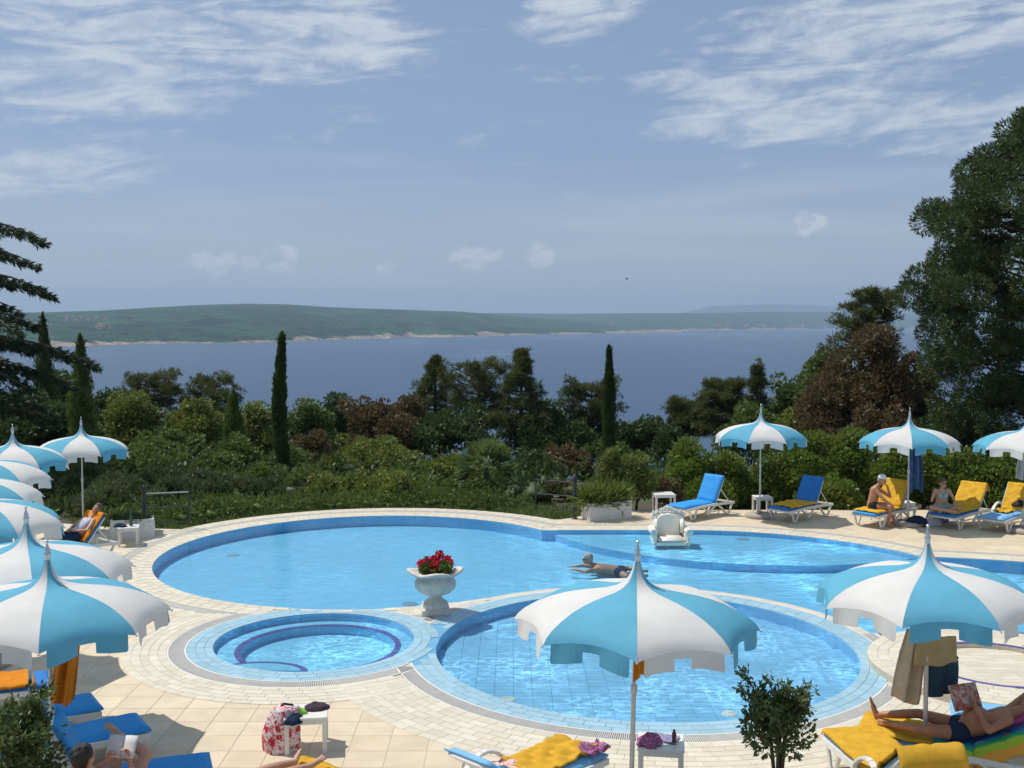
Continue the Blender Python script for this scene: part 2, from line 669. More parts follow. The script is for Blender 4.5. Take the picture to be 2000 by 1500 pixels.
# ---- haze over the channel
M_haze = bpy.data.materials.new('sea_haze')
M_haze.use_nodes = True
t = NT(M_haze.node_tree)
M_haze.node_tree.nodes.clear()
pv = t.n('ShaderNodeVolumePrincipled')
pv.inputs['Color'].default_value = (.58, .77, 1.0, 1)
pv.inputs['Density'].default_value = 9.4e-5
pv.inputs['Anisotropy'].default_value = 0.1
ho = t.n('ShaderNodeOutputMaterial')
t.l(pv.outputs[0], ho.inputs['Volume'])
mb = MB()
mb.box((0, 12400, 260), (49000, 25400, 660))
hz = mb.build('haze', M_haze)
tag(hz, kind='stuff')

# ---------------------------------------------------------------- terrace and pools
M_deck = pmat('tile_bed', (.59, .535, .43), .8, .10, 3.0, .15, 60, dirt=((.33, .29, .22), .35))
M_slab = pmat('beige_slab', (.69, .57, .405), .62, .07, 2.2, .12, 45, objvar=.10, dirt=((.50, .40, .27), .35))
M_tile = pmat('cream_tile', (.70, .64, .505), .55, .06, 3.0, .08, 50, objvar=.12, dirt=((.52, .44, .32), .30))
M_blue = pmat('pale_blue_tile', (.36, .56, .66), .35, .06, 3.0, .05, 50, objvar=.12)
M_pooltile = pmat('pool_blue_tile', (.265, .60, .88), .35, .05, 2.0, 0, 50, objvar=.07)
M_joint = pmat('blue_joint', (.13, .36, .56), .7, .1, 4.0)
M_purple = pmat('violet_tile', (.11, .095, .34), .35, .12, 5.0, 0, 40, objvar=.12)
M_gutter = pmat('gutter_channel', (.10, .10, .095), .8, .15, 4.0)
M_bar = pmat('gutter_bar', (.58, .56, .51), .5, .06, 5.0)
M_seam = pmat('white_edge', (.78, .76, .70), .5, .05, 5.0)

# basin walls and floor: light blue tile with joints
M_basin, t, bs = new_mat('basin_tile')
geo = t.n('ShaderNodeNewGeometry')
px_, py_, pz_ = t.sep(geo.outputs['Position'])


def joint(c_in, size, wd):
    f_ = t.m('FRACT', t.m('DIVIDE', t.m('ADD', c_in, 200.0), size))
    return t.m('LESS_THAN', t.m('ABSOLUTE', t.m('SUBTRACT', f_, .5)), wd)


cell = t.n('ShaderNodeTexWhiteNoise', noise_dimensions='3D')
fl = t.xyz(t.m('FLOOR', t.m('DIVIDE', px_, .26)), t.m('FLOOR', t.m('DIVIDE', py_, .13)), 0.0)
t.l(fl, cell.inputs['Vector'])
base = t.mix(cell.outputs[0], (.225, .585, .83), (.255, .63, .875))
base = t.mix(t.ramp(t.noise(geo.outputs['Position'], .5, 4), .35, .7), base, (.235, .60, .85))
jn = t.m('MAXIMUM', joint(px_, .26, .022), t.m('MULTIPLY', joint(py_, .13, .03), .7))
t.l(t.mix(t.m('MULTIPLY', jn, .32), base, (.13, .38, .58)), bs.inputs['Base Color'])
bs.inputs['Roughness'].default_value = .4

M_wall, t, bs = new_mat('basin_wall_tile')
geo = t.n('ShaderNodeNewGeometry')
px_, py_, pz_ = t.sep(geo.outputs['Position'])
azw = t.m('ARCTAN2', t.m('SUBTRACT', py_, 22.0), t.m('ADD', px_, 1.0))
jn = joint(azw, .052, .04)
cell = t.n('ShaderNodeTexWhiteNoise', noise_dimensions='1D')
t.l(t.m('FLOOR', t.m('DIVIDE', azw, .052)), cell.inputs['W'])
base = t.mix(cell.outputs[0], (.27, .60, .88), (.30, .64, .91))
t.l(t.mix(t.m('MULTIPLY', jn, .5), base, (.18, .48, .76)), bs.inputs['Base Color'])
bs.inputs['Roughness'].default_value = .4

# water: transparent film that reflects sky and trees, caustic light painted into its tint
def water_mat(name, tint, ripple, scale, stretch=(1, 1, 1), caustic=.25, stirred=0.0):
    m_ = bpy.data.materials.new(name)
    m_.use_nodes = True
    t = NT(m_.node_tree)
    m_.node_tree.nodes.clear()
    out = t.n('ShaderNodeOutputMaterial')
    co = t.n('ShaderNodeTexCoord').outputs['Object']
    mp = t.n('ShaderNodeMapping')
    mp.inputs['Scale'].default_value = stretch
    mp.inputs['Rotation'].default_value = (0, 0, R(-24))
    t.l(co, mp.inputs[0])
    h1 = t.noise(mp.outputs[0], scale, 3, .5, .6)
    h2 = t.noise(co, scale * .28, 2, .5)
    bp = t.n('ShaderNodeBump')
    bp.inputs['Strength'].default_value = ripple
    if stirred:          # livelier water on the swimmer's side
        sw = t.ramp(t.m('ADD', t.sep(co)[0], t.m('MULTIPLY', t.noise(co, .5, 2), 2.0)), 0.0, 4.5)
        t.l(t.m('ADD', ripple, t.m('MULTIPLY', sw, stirred)), bp.inputs['Strength'])
    bp.inputs['Distance'].default_value = .05
    t.l(t.m('ADD', h1, t.m('MULTIPLY', h2, 1.5)), bp.inputs['Height'])
    fr = t.n('ShaderNodeFresnel')
    fr.inputs[0].default_value = 1.33
    t.l(bp.outputs[0], fr.inputs['Normal'])
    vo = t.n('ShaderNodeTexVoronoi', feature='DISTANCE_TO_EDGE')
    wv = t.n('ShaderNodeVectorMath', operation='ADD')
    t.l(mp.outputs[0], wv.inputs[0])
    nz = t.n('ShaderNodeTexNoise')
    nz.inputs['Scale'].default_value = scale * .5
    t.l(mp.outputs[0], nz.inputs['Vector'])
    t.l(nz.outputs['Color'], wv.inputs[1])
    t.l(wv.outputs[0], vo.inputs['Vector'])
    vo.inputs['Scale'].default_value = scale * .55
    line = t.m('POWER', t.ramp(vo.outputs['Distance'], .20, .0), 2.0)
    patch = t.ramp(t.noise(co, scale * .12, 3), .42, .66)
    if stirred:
        patch = t.m('MULTIPLY', t.m('ADD', .35, t.m('MULTIPLY', sw, 1.6)), patch)  # stronger painted caustics on that side
    # caustic light painted into the transparent colour: bright cell-edge lines, dimmer in between
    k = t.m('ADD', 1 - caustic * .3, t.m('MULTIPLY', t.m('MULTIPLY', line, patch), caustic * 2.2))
    k = t.m('MULTIPLY', k, t.m('ADD', .86, t.m('MULTIPLY', h1, .28)))  # ripple brightness painted into the tint as well
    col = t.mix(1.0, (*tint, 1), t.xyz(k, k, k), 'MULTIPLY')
    tr = t.n('ShaderNodeBsdfTransparent')
    t.l(col, tr.inputs[0])
    gl = t.n('ShaderNodeBsdfGlossy')
    gl.inputs['Roughness'].default_value = .04
    t.l(bp.outputs[0], gl.inputs['Normal'])
    mx = t.n('ShaderNodeMixShader')
    t.l(t.m('MULTIPLY', fr.outputs[0], .62), mx.inputs[0])
    t.l(tr.outputs[0], mx.inputs[1])
    t.l(gl.outputs[0], mx.inputs[2])
    t.l(mx.outputs[0], out.inputs[0])
    return m_


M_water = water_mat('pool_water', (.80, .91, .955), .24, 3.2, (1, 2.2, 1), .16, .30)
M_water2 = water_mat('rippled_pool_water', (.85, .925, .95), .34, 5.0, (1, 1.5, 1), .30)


def filled(loops, z, name):
    """flat sheet with holes from closed outlines"""
    bm = bmesh.new()
    eds = []
    for lp in loops:
        vv = [bm.verts.new((x, y, z)) for x, y in lp]
        eds += [bm.edges.new((vv[i], vv[(i + 1) % len(vv)])) for i in range(len(vv))]
    bmesh.ops.triangle_fill(bm, use_beauty=True, use_dissolve=False, edges=eds)
    bmesh.ops.recalc_face_normals(bm, faces=bm.faces)
    if sum(f_.normal.z for f_ in bm.faces) < 0:
        bmesh.ops.reverse_faces(bm, faces=bm.faces)
    me = bpy.data.meshes.new(name)
    bm.to_mesh(me)
    bm.free()
    return me


def skirt(lp, z0, z1):
    mb_ = MB()
    n = len(lp)
    mb_.add([(x, y, z0) for x, y in lp] + [(x, y, z1) for x, y in lp], [(k, (k + 1) % n, n + (k + 1) % n, n + k) for k in range(n)])
    return mb_


kid_lp = arc(KID, KID[2], 0, 360, 96)[:-1]
tub_lp = arc(TUB, TUB[2], 0, 360, 72)[:-1]
terrace = tag(link('terrace', filled([TERRACE, BASIN, kid_lp, tub_lp], 0.0, 'terrace'), M_deck), kind='structure')
sk = skirt(TERRACE, -1.4, -0.001).build('terrace_edge', M_deck, terrace)

# large basin
D_MAIN, D_LEDGE, D_KID, D_TUB = -.26, -.10, -.20, -.26
WZ = -.016
basin = tag(link('pool_basin', filled([BASIN], D_MAIN, 'pool_basin'), M_basin), kind='structure')
skirt(BASIN, D_MAIN, -.001).build('basin_wall', M_wall, basin, smooth=True)
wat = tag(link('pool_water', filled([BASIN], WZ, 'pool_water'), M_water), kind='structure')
# shallow ledge under the throne
la0, la1 = ang(LED, J0) % 360, ang(LED, J3) % 360
LEDGE = arc(LED, LED[2] + .02, la0, la1, 50) + arc(C2, C2[2] - .003, ang(C2, J3), 90, 30)[1:] + [(C2[0] - 1.6, 25.677)]
ledge = link('ledge', filled([LEDGE], D_LEDGE, 'ledge'), M_basin, basin)
skirt(LEDGE[:51], D_MAIN, D_LEDGE).build('ledge_wall', M_wall, basin, smooth=True)


# ---- tiles laid one by one
def wedge(r0, r1, da, th=.007, g=.004):
    """one curved tile about the origin, centred on +X"""
    h = da / 2 - g / r0
    top, bot = [], []
    for rr in (r0 + g, r1 - g):
        for s in (-1, 0, 1):
            top.append((rr * math.cos(s * h), rr * math.sin(s * h), th))
    e = .002
    for rr in (r0 + g - e, r1 - g + e):
        for s in (-1, 0, 1):
            hh_ = h + e / r0
            bot.append((rr * math.cos(s * hh_), rr * math.sin(s * hh_), 0.0))
    v_ = top + bot
    f_ = [(0, 3, 4, 1), (1, 4, 5, 2), (0, 1, 7, 6), (1, 2, 8, 7), (3, 9, 10, 4), (4, 10, 11, 5), (0, 6, 9, 3), (2, 5, 11, 8)]
    return v_, f_


def in_view(x, y, m_=60):
    if y < 1:
        return False
    u = 1000 + FPX * x / y
    v = 630 + FPX * EYE / y
    return -m_ < u < 2000 + m_ and v < 1500 + m_


def lay_ring(parent, c, rows, z, mat, ok, tile_len=.26, limit=300, stuff_name='tile_field', cname='tile', th=.007):
    """rows: list of (r0, r1); ok(x, y) says whether a tile lies there. The largest in view are single tiles, the rest one field."""
    spots = []
    for k, (r0, r1) in enumerate(rows):
        n = max(8, round(2 * math.pi * (r0 + r1) / 2 / tile_len))
        da = 2 * math.pi / n
        for i in range(n):
            a = (i + .5 * (k % 2)) * da
            rm = (r0 + r1) / 2
            x, y = c[0] + rm * math.cos(a), c[1] + rm * math.sin(a)
            if in_view(x, y) and all(ok(c[0] + q * math.cos(a + s * da * .5), c[1] + q * math.sin(a + s * da * .5)) for q in (r0, r1) for s in (-1, 1)):
                spots.append((y, k, a, da))
    spots.sort()
    shared = {}
    rest = MB()
    for idx, (y, k, a, da) in enumerate(spots):
        if k not in shared:
            shared[k] = (MB(), wedge(*rows[k], da, th))
            shared[k][0].add(*shared[k][1])
            shared[k] = (shared[k][0].mesh('tile', mat=mat), shared[k][1])
        if idx < limit:
            o = link(cname, shared[k][0], None, parent, (c[0], c[1], z))
            o.rotation_euler = (0, 0, a)
        else:
            rest.add(*shared[k][1], Matrix.Translation((c[0], c[1], z)) @ Matrix.Rotation(a, 4, 'Z'))
    if rest.v:
        tag(rest.build(stuff_name, mat, parent), kind='stuff')


def ring_sheet(name, c, r0, r1, z, mat, ok, parent=None, n=240):
    mb_ = MB()
    for i in range(n):
        a0, a1 = 2 * math.pi * i / n, 2 * math.pi * (i + 1) / n
        q = [(c[0] + r_ * math.cos(a), c[1] + r_ * math.sin(a)) for r_, a in ((r0, a0), (r1, a0), (r1, a1), (r0, a1))]
        if all(ok(*p) for p in q):
            mb_.add([(*p, z) for p in q], [(0, 1, 2, 3)])
    return mb_.build(name, mat, parent)


def rows_of(r0, r1, n):
    s = (r1 - r0) / n
    return [(r0 + i * s, r0 + (i + 1) * s) for i in range(n)]


PLAT = (7.0, 15.2, 1.8)
K_BLUE, K_GUT, K_PALE = KID[2] + .40, KID[2] + .66, KID[2] + 1.62
T_BLUE, T_GUT, T_PALE = TUB[2] + .40, TUB[2] + .68, TUB[2] + 1.32
dry = lambda x, y: dist_basin(x, y) > .015
off_plat = lambda x, y: dist_c(PLAT, x, y) > PLAT[2] + .02
kid_zone = lambda x, y, r_: dist_c(KID, x, y) < r_
tub_zone = lambda x, y, r_: dist_c(TUB, x, y) < r_

# paddling pool surround
kr = tag(ring_sheet('paddling_pool_coping', KID, KID[2], K_BLUE, .002, M_joint, lambda x, y: dry(x, y) or True), kind='structure')
lay_ring(kr, KID, [(KID[2] + .001, KID[2] + .125)] + rows_of(KID[2] + .125, K_BLUE, 2), .003, M_blue, lambda x, y: dry(x, y) and not tub_zone(x, y, T_BLUE), .27)
ok_kg = lambda x, y: dry(x, y) and off_plat(x, y) and not tub_zone(x, y, T_BLUE)


def gutter(name, c, r0, r1, ok, step=.026):
    g = tag(ring_sheet(name, c, r0, r1, .0025, M_gutter, ok), kind='structure')
    ring_sheet('edge_strip', c, r0, r0 + .022, .011, M_seam, ok, g)
    ring_sheet('edge_strip', c, r1 - .022, r1, .0105, M_seam, ok, g)
    mb_ = MB()
    n = int(2 * math.pi * r1 / step)
    for i in range(n):
        a = 2 * math.pi * i / n
        q = [(c[0] + r_ * math.cos(a), c[1] + r_ * math.sin(a)) for r_ in (r0, r1)]
        if all(ok(*p) for p in q) and in_view(*q[0]):
            mb_.box(((r0 + r1) / 2, 0, .006), (r1 - r0 - .04, step * .56, .008), Matrix.Translation((c[0], c[1], 0)) @ Matrix.Rotation(a, 4, 'Z'))
    tag(mb_.build('grate_bar', M_bar, g), kind='stuff')
    return g


gutter('paddling_pool_gutter', KID, K_BLUE, K_GUT, ok_kg)
ok_kp = lambda x, y: dry(x, y) and off_plat(x, y) and not tub_zone(x, y, T_GUT) and (y < 18.0)
kp = tag(ring_sheet('paddling_pool_paving', KID, K_GUT, K_PALE, .0035, M_deck, ok_kp), kind='structure')
lay_ring(kp, KID, rows_of(K_GUT, K_PALE, 7), .0045, M_tile, ok_kp, .27)

# whirlpool surround
tr_ = tag(ring_sheet('whirlpool_coping', TUB, TUB[2], T_BLUE, .0022, M_joint, lambda x, y: dist_basin(x, y) > .0), kind='structure')
lay_ring(tr_, TUB, [(TUB[2] + .001, TUB[2] + .13)] + rows_of(TUB[2] + .13, T_BLUE, 2), .0032, M_blue, lambda x, y: dry(x, y) and not kid_zone(x, y, KID[2] + .0), .27)
ok_tg = lambda x, y: dist_basin(x, y) > .25 and not kid_zone(x, y, K_BLUE)
gutter('whirlpool_gutter', TUB, T_BLUE, T_GUT, ok_tg)
ok_tp = lambda x, y: dist_basin(x, y) > .62 and not kid_zone(x, y, K_GUT)
tp = tag(ring_sheet('whirlpool_paving', TUB, T_GUT, T_PALE, .005, M_deck, ok_tp), kind='structure')
lay_ring(tp, TUB, rows_of(T_GUT, T_PALE, 5), .006, M_tile, ok_tp, .27)

# coping, gutter and paving that follow the large basin
OFF = []
BN = len(BASIN)


def offset_pt(i, d):
    p0, p1 = BASIN_NP[(i - 1) % BN], BASIN_NP[(i + 1) % BN]
    tx, ty = p1 - p0
    l_ = math.hypot(tx, ty)
    return BASIN_NP[i % BN] + np.array((ty, -tx)) / l_ * d


def resample(d, step, i0, i1):
    pts = [offset_pt(i, d) for i in range(i0, i1)]
    pts = np.array(pts)
    s = np.concatenate([[0], np.cumsum(np.hypot(*np.diff(pts, axis=0).T))])
    n = max(2, int(s[-1] / step))
    q = np.linspace(0, s[-1], n + 1)
    return np.c_[np.interp(q, s, pts[:, 0]), np.interp(q, s, pts[:, 1])]


def lay_strip(parent, d0, d1, step, shift, z, mat, i0, i1, ok, store, g=.004, th=.007):
    a, b = resample(d0, step, i0, i1), None
    n = len(a) - 1
    pb = np.array([offset_pt(i, d1) for i in range(i0, i1)])
    pa = np.array([offset_pt(i, d0) for i in range(i0, i1)])
    sa = np.concatenate([[0], np.cumsum(np.hypot(*np.diff(pa, axis=0).T))])
    for k in range(n):
        s0, s1 = (k + shift) * sa[-1] / n, (k + 1 + shift) * sa[-1] / n
        if s1 > sa[-1]:
            continue
        q = []
        for s_, P in ((s0 + g, pa), (s1 - g, pa), (s1 - g, pb), (s0 + g, pb)):
            q.append((np.interp(s_, sa, P[:, 0]), np.interp(s_, sa, P[:, 1])))
        cx = sum(p[0] for p in q) / 4
        cy_ = sum(p[1] for p in q) / 4
        q = [(cx + (p[0] - cx) * .985, cy_ + (p[1] - cy_) * (1 - g / max(d1 - d0, .05) * 2)) for p in q]
        if in_view(cx, cy_) and ok(cx, cy_, (d0 + d1) / 2):
            store.append((cy_, cx, [(p[0] - cx, p[1] - cy_) for p in q], z, mat, th, parent))


def flush(store, limit=300):
    store.sort(key=lambda s_: s_[0])
    rest = MB()
    for i, (cy_, cx, q, z, mat, th, parent) in enumerate(store):
        e = .002
        big_ = [(p[0] * 1.012, p[1] * 1.012) for p in q]
        v_ = [(*p, th) for p in q] + [(*p, 0) for p in big_]
        f_ = [(0, 1, 2, 3), (0, 4, 5, 1), (1, 5, 6, 2), (2, 6, 7, 3), (3, 7, 4, 0)]
        if i < limit:
            o = MB().add(v_, f_).build('tile', mat, parent, loc=(cx, cy_, z))
        else:
            rest.add(v_, f_, Matrix.Translation((cx, cy_, z)))
    if rest.v:
        tag(rest.build('tile_field', store[0][4], store[0][6]), kind='stuff')


def strip_sheet(name, d0, d1, z, mat, i0, i1, ok, parent=None):
    mb_ = MB()
    for i in range(i0, i1 - 1):
        q = [offset_pt(i, d0), offset_pt(i, d1), offset_pt(i + 1, d1), offset_pt(i + 1, d0)]
        c_ = sum(q) / 4
        if ok(c_[0], c_[1], (d0 + d1) / 2):
            mb_.add([(p[0], p[1], z) for p in q], [(0, 3, 2, 1)])
    return mb_.build(name, mat, parent)


not_front = lambda x, y: not tub_zone(x, y, T_BLUE + .03) and not kid_zone(x, y, K_BLUE + .05)
ok_m = lambda x, y, d: dist_basin(x, y) > d - .03 and not_front(x, y)
st = []
mc = tag(strip_sheet('basin_coping', 0.0, .56, .0015, M_deck, 0, N_C1, ok_m), kind='structure')
for k, (d0, d1) in enumerate(((.002, .16), (.16, .29), (.29, .42), (.42, .55))):
    lay_strip(mc, d0, d1, .27, .5 * (k % 2), .0028, M_tile, 0, N_C1, ok_m, st)
flush(st)
st = []
mc2 = tag(strip_sheet('far_coping', 0.0, .56, .0015, M_deck, N_R - 8, BN, ok_m), kind='structure')
for k, (d0, d1) in enumerate(((.002, .16), (.16, .36), (.36, .55))):
    lay_strip(mc2, d0, d1, .30, .5 * (k % 2), .0028, M_tile, N_R - 8, BN, ok_m, st)
flush(st)
M_greystrip = pmat('grey_gutter_cover', (.43, .42, .38), .6, .08, 4.0, .2, 70)
ok_g = lambda x, y, d: dist_basin(x, y) > d - .03 and not tub_zone(x, y, T_GUT + .02) and not kid_zone(x, y, K_GUT)
tag(strip_sheet('basin_gutter', .56, .76, .009, M_greystrip, 0, N_C1, ok_g), kind='structure')
tag(strip_sheet('far_gutter', .56, .74, .009, M_greystrip, N_R - 8, BN, ok_g), kind='structure')
st = []
ok_p = lambda x, y, d: dist_basin(x, y) > d - .03 and not tub_zone(x, y, T_PALE) and not kid_zone(x, y, K_PALE) and inside(TERRACE, x, y)
mp_ = tag(strip_sheet('basin_paving', .76, 1.16, .002, M_deck, 0, N_C1, ok_p), kind='structure')
for k, (d0, d1) in enumerate(((.77, .89), (.89, 1.02), (1.02, 1.15))):
    lay_strip(mp_, d0, d1, .27, .5 * (k % 2), .0032, M_tile, 0, N_C1, ok_p, st)
flush(st)

# large beige slabs of the terrace
S = .462


def slab_ok(x, y):
    return (inside(TERRACE, x, y) and dist_basin(x, y) > (.74 if y > 23 and x > 1 else 1.16) and not kid_zone(x, y, K_PALE - .02) and not tub_zone(x, y, T_PALE - .02)
            and off_plat(x, y))


slab_mb = MB()
hs, gp = S / 2, .004
sv_ = [(sx * (hs - gp), sy * (hs - gp), .005) for sx, sy in ((-1, -1), (1, -1), (1, 1), (-1, 1))] + [(sx * (hs - gp + .002), sy * (hs - gp + .002), 0) for sx, sy in ((-1, -1), (1, -1), (1, 1), (-1, 1))]
sf_ = [(0, 1, 2, 3), (0, 4, 5, 1), (1, 5, 6, 2), (2, 6, 7, 3), (3, 7, 4, 0)]
slab_me = MB().add(sv_, sf_).mesh('slab', mat=M_slab)
cand = []
for j in range(9, 64):
    for i in range(-34, 36):
        x, y = (i + .35) * S, (j + .1) * S
        if y > 8 and in_view(x, y, 40) and sum(slab_ok(x + sx * hs, y + sy * hs) for sx in (-1, 1) for sy in (-1, 1)) >= 1 and inside(TERRACE, x + hs, y + hs) and inside(TERRACE, x - hs, y + hs) and dist_basin(x, y) > .40 \
                and not kid_zone(x, y, K_BLUE) and not tub_zone(x, y, T_BLUE + .1) and dist_c(PLAT, x, y) > PLAT[2] - .2:
            cand.append((y, x))
cand.sort()
rest = MB()
for k, (y, x) in enumerate(cand):
    if k < 300:
        link('slab', slab_me, None, terrace, (x, y, .0008))
    else:
        rest.add(sv_, sf_, Matrix.Translation((x, y, .0008)))
if rest.v:
    tag(rest.build('slab_field', M_slab, terrace), kind='stuff')

# paddling pool: floor tiles one by one, wall, water
kb = tag(link('paddling_pool', filled([arc(KID, KID[2] + .1, 0, 360, 64)[:-1]], D_KID, 'paddling_pool'), M_joint), kind='structure')
skirt(kid_lp, D_KID, -.001).build('pool_wall', M_wall, kb, smooth=True)
TX, TY = .268, .134
fv = [(sx * (TX / 2 - .004), sy * (TY / 2 - .003), .006) for sx, sy in ((-1, -1), (1, -1), (1, 1), (-1, 1))] + [(sx * (TX / 2 - .002), sy * (TY / 2 - .0015), 0) for sx, sy in ((-1, -1), (1, -1), (1, 1), (-1, 1))]
ft_me = MB().add(fv, sf_).mesh('tile', mat=M_pooltile)
cand = []
for j in range(-26, 27):
    for i in range(-13, 14):
        x, y = KID[0] + i * TX, KID[1] + j * TY
        if dist_c(KID, x, y) < KID[2] + .06:
            cand.append((y, x))
cand.sort()
rest = MB()
for k, (y, x) in enumerate(cand):
    if k < 300:
        link('tile', ft_me, None, kb, (x, y, D_KID + .001))
    else:
        rest.add(fv, sf_, Matrix.Translation((x, y, D_KID + .001)))
tag(rest.build('tile_field', M_pooltile, kb), kind='stuff')
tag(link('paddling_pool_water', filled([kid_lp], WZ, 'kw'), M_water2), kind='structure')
M_nozzle = pmat('nozzle_disc', (.60, .66, .58), .5, .1, 8)
for u, v in ((992, 1367), (1425, 1395)):
    x, y = ground(u, v, D_KID)
    MB().lathe([(.0, .012), (.05, .014), (.10, .010), (.11, .0)], 20).build('inlet', M_nozzle, kb, loc=(x, y, D_KID + .007))
for u, v in ((455, 1085), (935, 1021), (800, 1180), (1450, 1053)):
    x, y = ground(u, v, D_LEDGE if u > 1200 else D_MAIN)
    MB().lathe([(.0, .012), (.10, .014), (.14, .010), (.16, .0)], 20).build('inlet', pmat('drain_cover', (.20, .33, .42), .5), basin, loc=(x, y, (D_LEDGE if u > 1200 else D_MAIN) + .002))

# whirlpool: bench ring with violet edge, steps, deeper middle
tb = tag(link('whirlpool', filled([arc(TUB, TUB[2] + .1, 0, 360, 64)[:-1]], D_TUB, 'whirlpool'), M_basin), kind='structure')
skirt(tub_lp, D_TUB, -.001).build('pool_wall', M_wall, tb, smooth=True)
BZ = -.12
BR = 1.20
bc = (TUB[0] + .05, TUB[1] + .02)
MB().lathe([(BR, D_TUB), (BR, BZ), (TUB[2] + .05, BZ)], 72, Matrix.Translation((bc[0], bc[1], 0)), cap=False).build('bench', M_basin, tb)
lay_ring(tb, bc, [(BR - .005, BR + .095)], BZ + .001, M_purple, lambda x, y: math.degrees(math.atan2(y - bc[1], x - bc[0])) % 360 < 222 or math.degrees(math.atan2(y - bc[1], x - bc[0])) % 360 > 285, .16, cname='violet_tile')
# curved entry steps at the front left
for k, (rr, zz) in enumerate(((1.20, -.09), (.92, -.15), (.66, -.21))):
    cx, cy_ = TUB[0] - .62, TUB[1] - 1.28
    a0, a1 = 25, 150
    lp = [(cx + rr * .62 * math.cos(R(a)), cy_ + rr * .42 * math.sin(R(a))) for a in np.linspace(10, 170, 22)]
    MB().prism(lp[::1], D_TUB, zz).build('step', M_basin, tb)
    mbp = MB()
    for i in range(len(lp) - 1):
        (x0, y0), (x1, y1) = lp[i], lp[i + 1]
        s0, s1 = .86, .86
        q = [(x0, y0), (x1, y1), (cx + (x1 - cx) * s1, cy_ + (y1 - cy_) * s1), (cx + (x0 - cx) * s0, cy_ + (y0 - cy_) * s0)]
        mbp.add([(*p, zz + .002) for p in q], [(0, 1, 2, 3)])
    mbp.build('step_edge', M_purple, tb)
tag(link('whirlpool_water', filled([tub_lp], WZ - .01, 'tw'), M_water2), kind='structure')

# raised round platform with a dry toddler basin, on the right
pl = tag(MB().lathe([(PLAT[2], 0.001), (PLAT[2], .10), (.98, .10), (.98, .03), (.0, .03)], 96, cap=False).build('toddler_pool', M_deck, loc=(PLAT[0], PLAT[1], 0)), kind='structure')
lay_ring(pl, (0, 0), rows_of(1.06, PLAT[2], 5), .1008, M_tile, lambda x, y: True, .27, limit=0)
for c in kids(pl):
    bpy.data.objects.remove(c)
plat_ok = lambda x, y: True
PT = []
mbf = MB()
shared = {}
cnt = 0
for k, (r0, r1) in enumerate(rows_of(1.06, PLAT[2], 5)):
    n = round(2 * math.pi * (r0 + r1) / 2 / .27)
    da = 2 * math.pi / n
    me = MB().add(*wedge(r0, r1, da)).mesh('tile', mat=M_tile)
    for i in range(n):
        a = (i + .5 * (k % 2)) * da
        if in_view(PLAT[0] + r0 * math.cos(a), PLAT[1] + r0 * math.sin(a), 20):
            o = link('tile', me, None, pl, (0, 0, .1008))
            o.rotation_euler = (0, 0, a)
me = MB().add(*wedge(.98, 1.06, 2 * math.pi / 40)).mesh('violet_tile', mat=M_purple)
for i in range(40):
    o = link('violet_tile', me, None, pl, (0, 0, .1008))
    o.rotation_euler = (0, 0, i * 2 * math.pi / 40)
me = MB().add(fv, sf_).mesh('tile', mat=M_tile)
for j in range(-8, 9):
    for i in range(-4, 5):
        if math.hypot(i * TX, j * TY) < 1.02:
            link('tile', me, None, pl, (i * TX, j * TY, .0308))
# violet line along the near edge of the basin on the right
me = MB().add([(sx * .077, sy * .045, .006) for sx, sy in ((-1, -1), (1, -1), (1, 1), (-1, 1))] + [(sx * .079, sy * .047, 0) for sx, sy in ((-1, -1), (1, -1), (1, 1), (-1, 1))], sf_).mesh('violet_tile', mat=M_purple)
for i in range(28):
    x = 5.98 + i * .16
    link('violet_tile', me, None, terrace, (x, 17.08 - .06, .008))
# ================================================================ plants
def leaf_mat(name, dark, light, tip=None, rough=.55, trans=.34, patch=.6, tipamt=.35):
    m_, t, bs = new_mat(name)
    geo = t.n('ShaderNodeNewGeometry')
    c = t.mix(geo.outputs['Random Per Island'], dark, light)
    big_ = t.noise(geo.outputs['Position'], patch, 3)
    c = t.mix(t.m('MULTIPLY', t.ramp(big_, .35, .7), .55), c, tuple(min(1, q * 1.35) for q in light))
    if tip:
        c = t.mix(t.m('MULTIPLY', t.ramp(t.noise(geo.outputs['Position'], patch * 2.1, 4, .7), .5, .62), tipamt), c, tip)
    t.l(c, bs.inputs['Base Color'])
    bs.inputs['Roughness'].default_value = rough
    bs.inputs['Specular IOR Level'].default_value = .35
    tr = t.n('ShaderNodeBsdfTranslucent')
    t.l(c, tr.inputs[0])
    mx = t.n('ShaderNodeMixShader')
    mx.inputs[0].default_value = trans
    t.l(bs.outputs[0], mx.inputs[1])
    t.l(tr.outputs[0], mx.inputs[2])
    t.l(mx.outputs[0], m_.node_tree.nodes['Material Output'].inputs[0])
    return m_


L_bright = leaf_mat('bright_leaves', (0.083, 0.128, 0.023), (0.206, 0.240, 0.048), (0.281, 0.240, 0.053))
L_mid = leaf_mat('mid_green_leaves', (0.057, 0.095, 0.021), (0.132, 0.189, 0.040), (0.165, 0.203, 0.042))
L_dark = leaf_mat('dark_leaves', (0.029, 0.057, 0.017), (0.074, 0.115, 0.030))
L_brown = leaf_mat('browned_leaves', (.080, .060, .027), (.165, .112, .048), (.085, .115, .035), tipamt=.5)
L_pine = leaf_mat('pine_needles', (0.039, 0.061, 0.019), (0.116, 0.135, 0.034), (0.140, 0.115, 0.032))
L_bigpine = leaf_mat('large_pine_needles', (.026, .052, .015), (.074, .108, .028), (.085, .085, .028))
L_cypress = leaf_mat('cypress_leaves', (0.029, 0.057, 0.015), (0.070, 0.105, 0.023))
L_cedar = leaf_mat('cedar_needles', (0.019, 0.035, 0.016), (0.043, 0.068, 0.027))
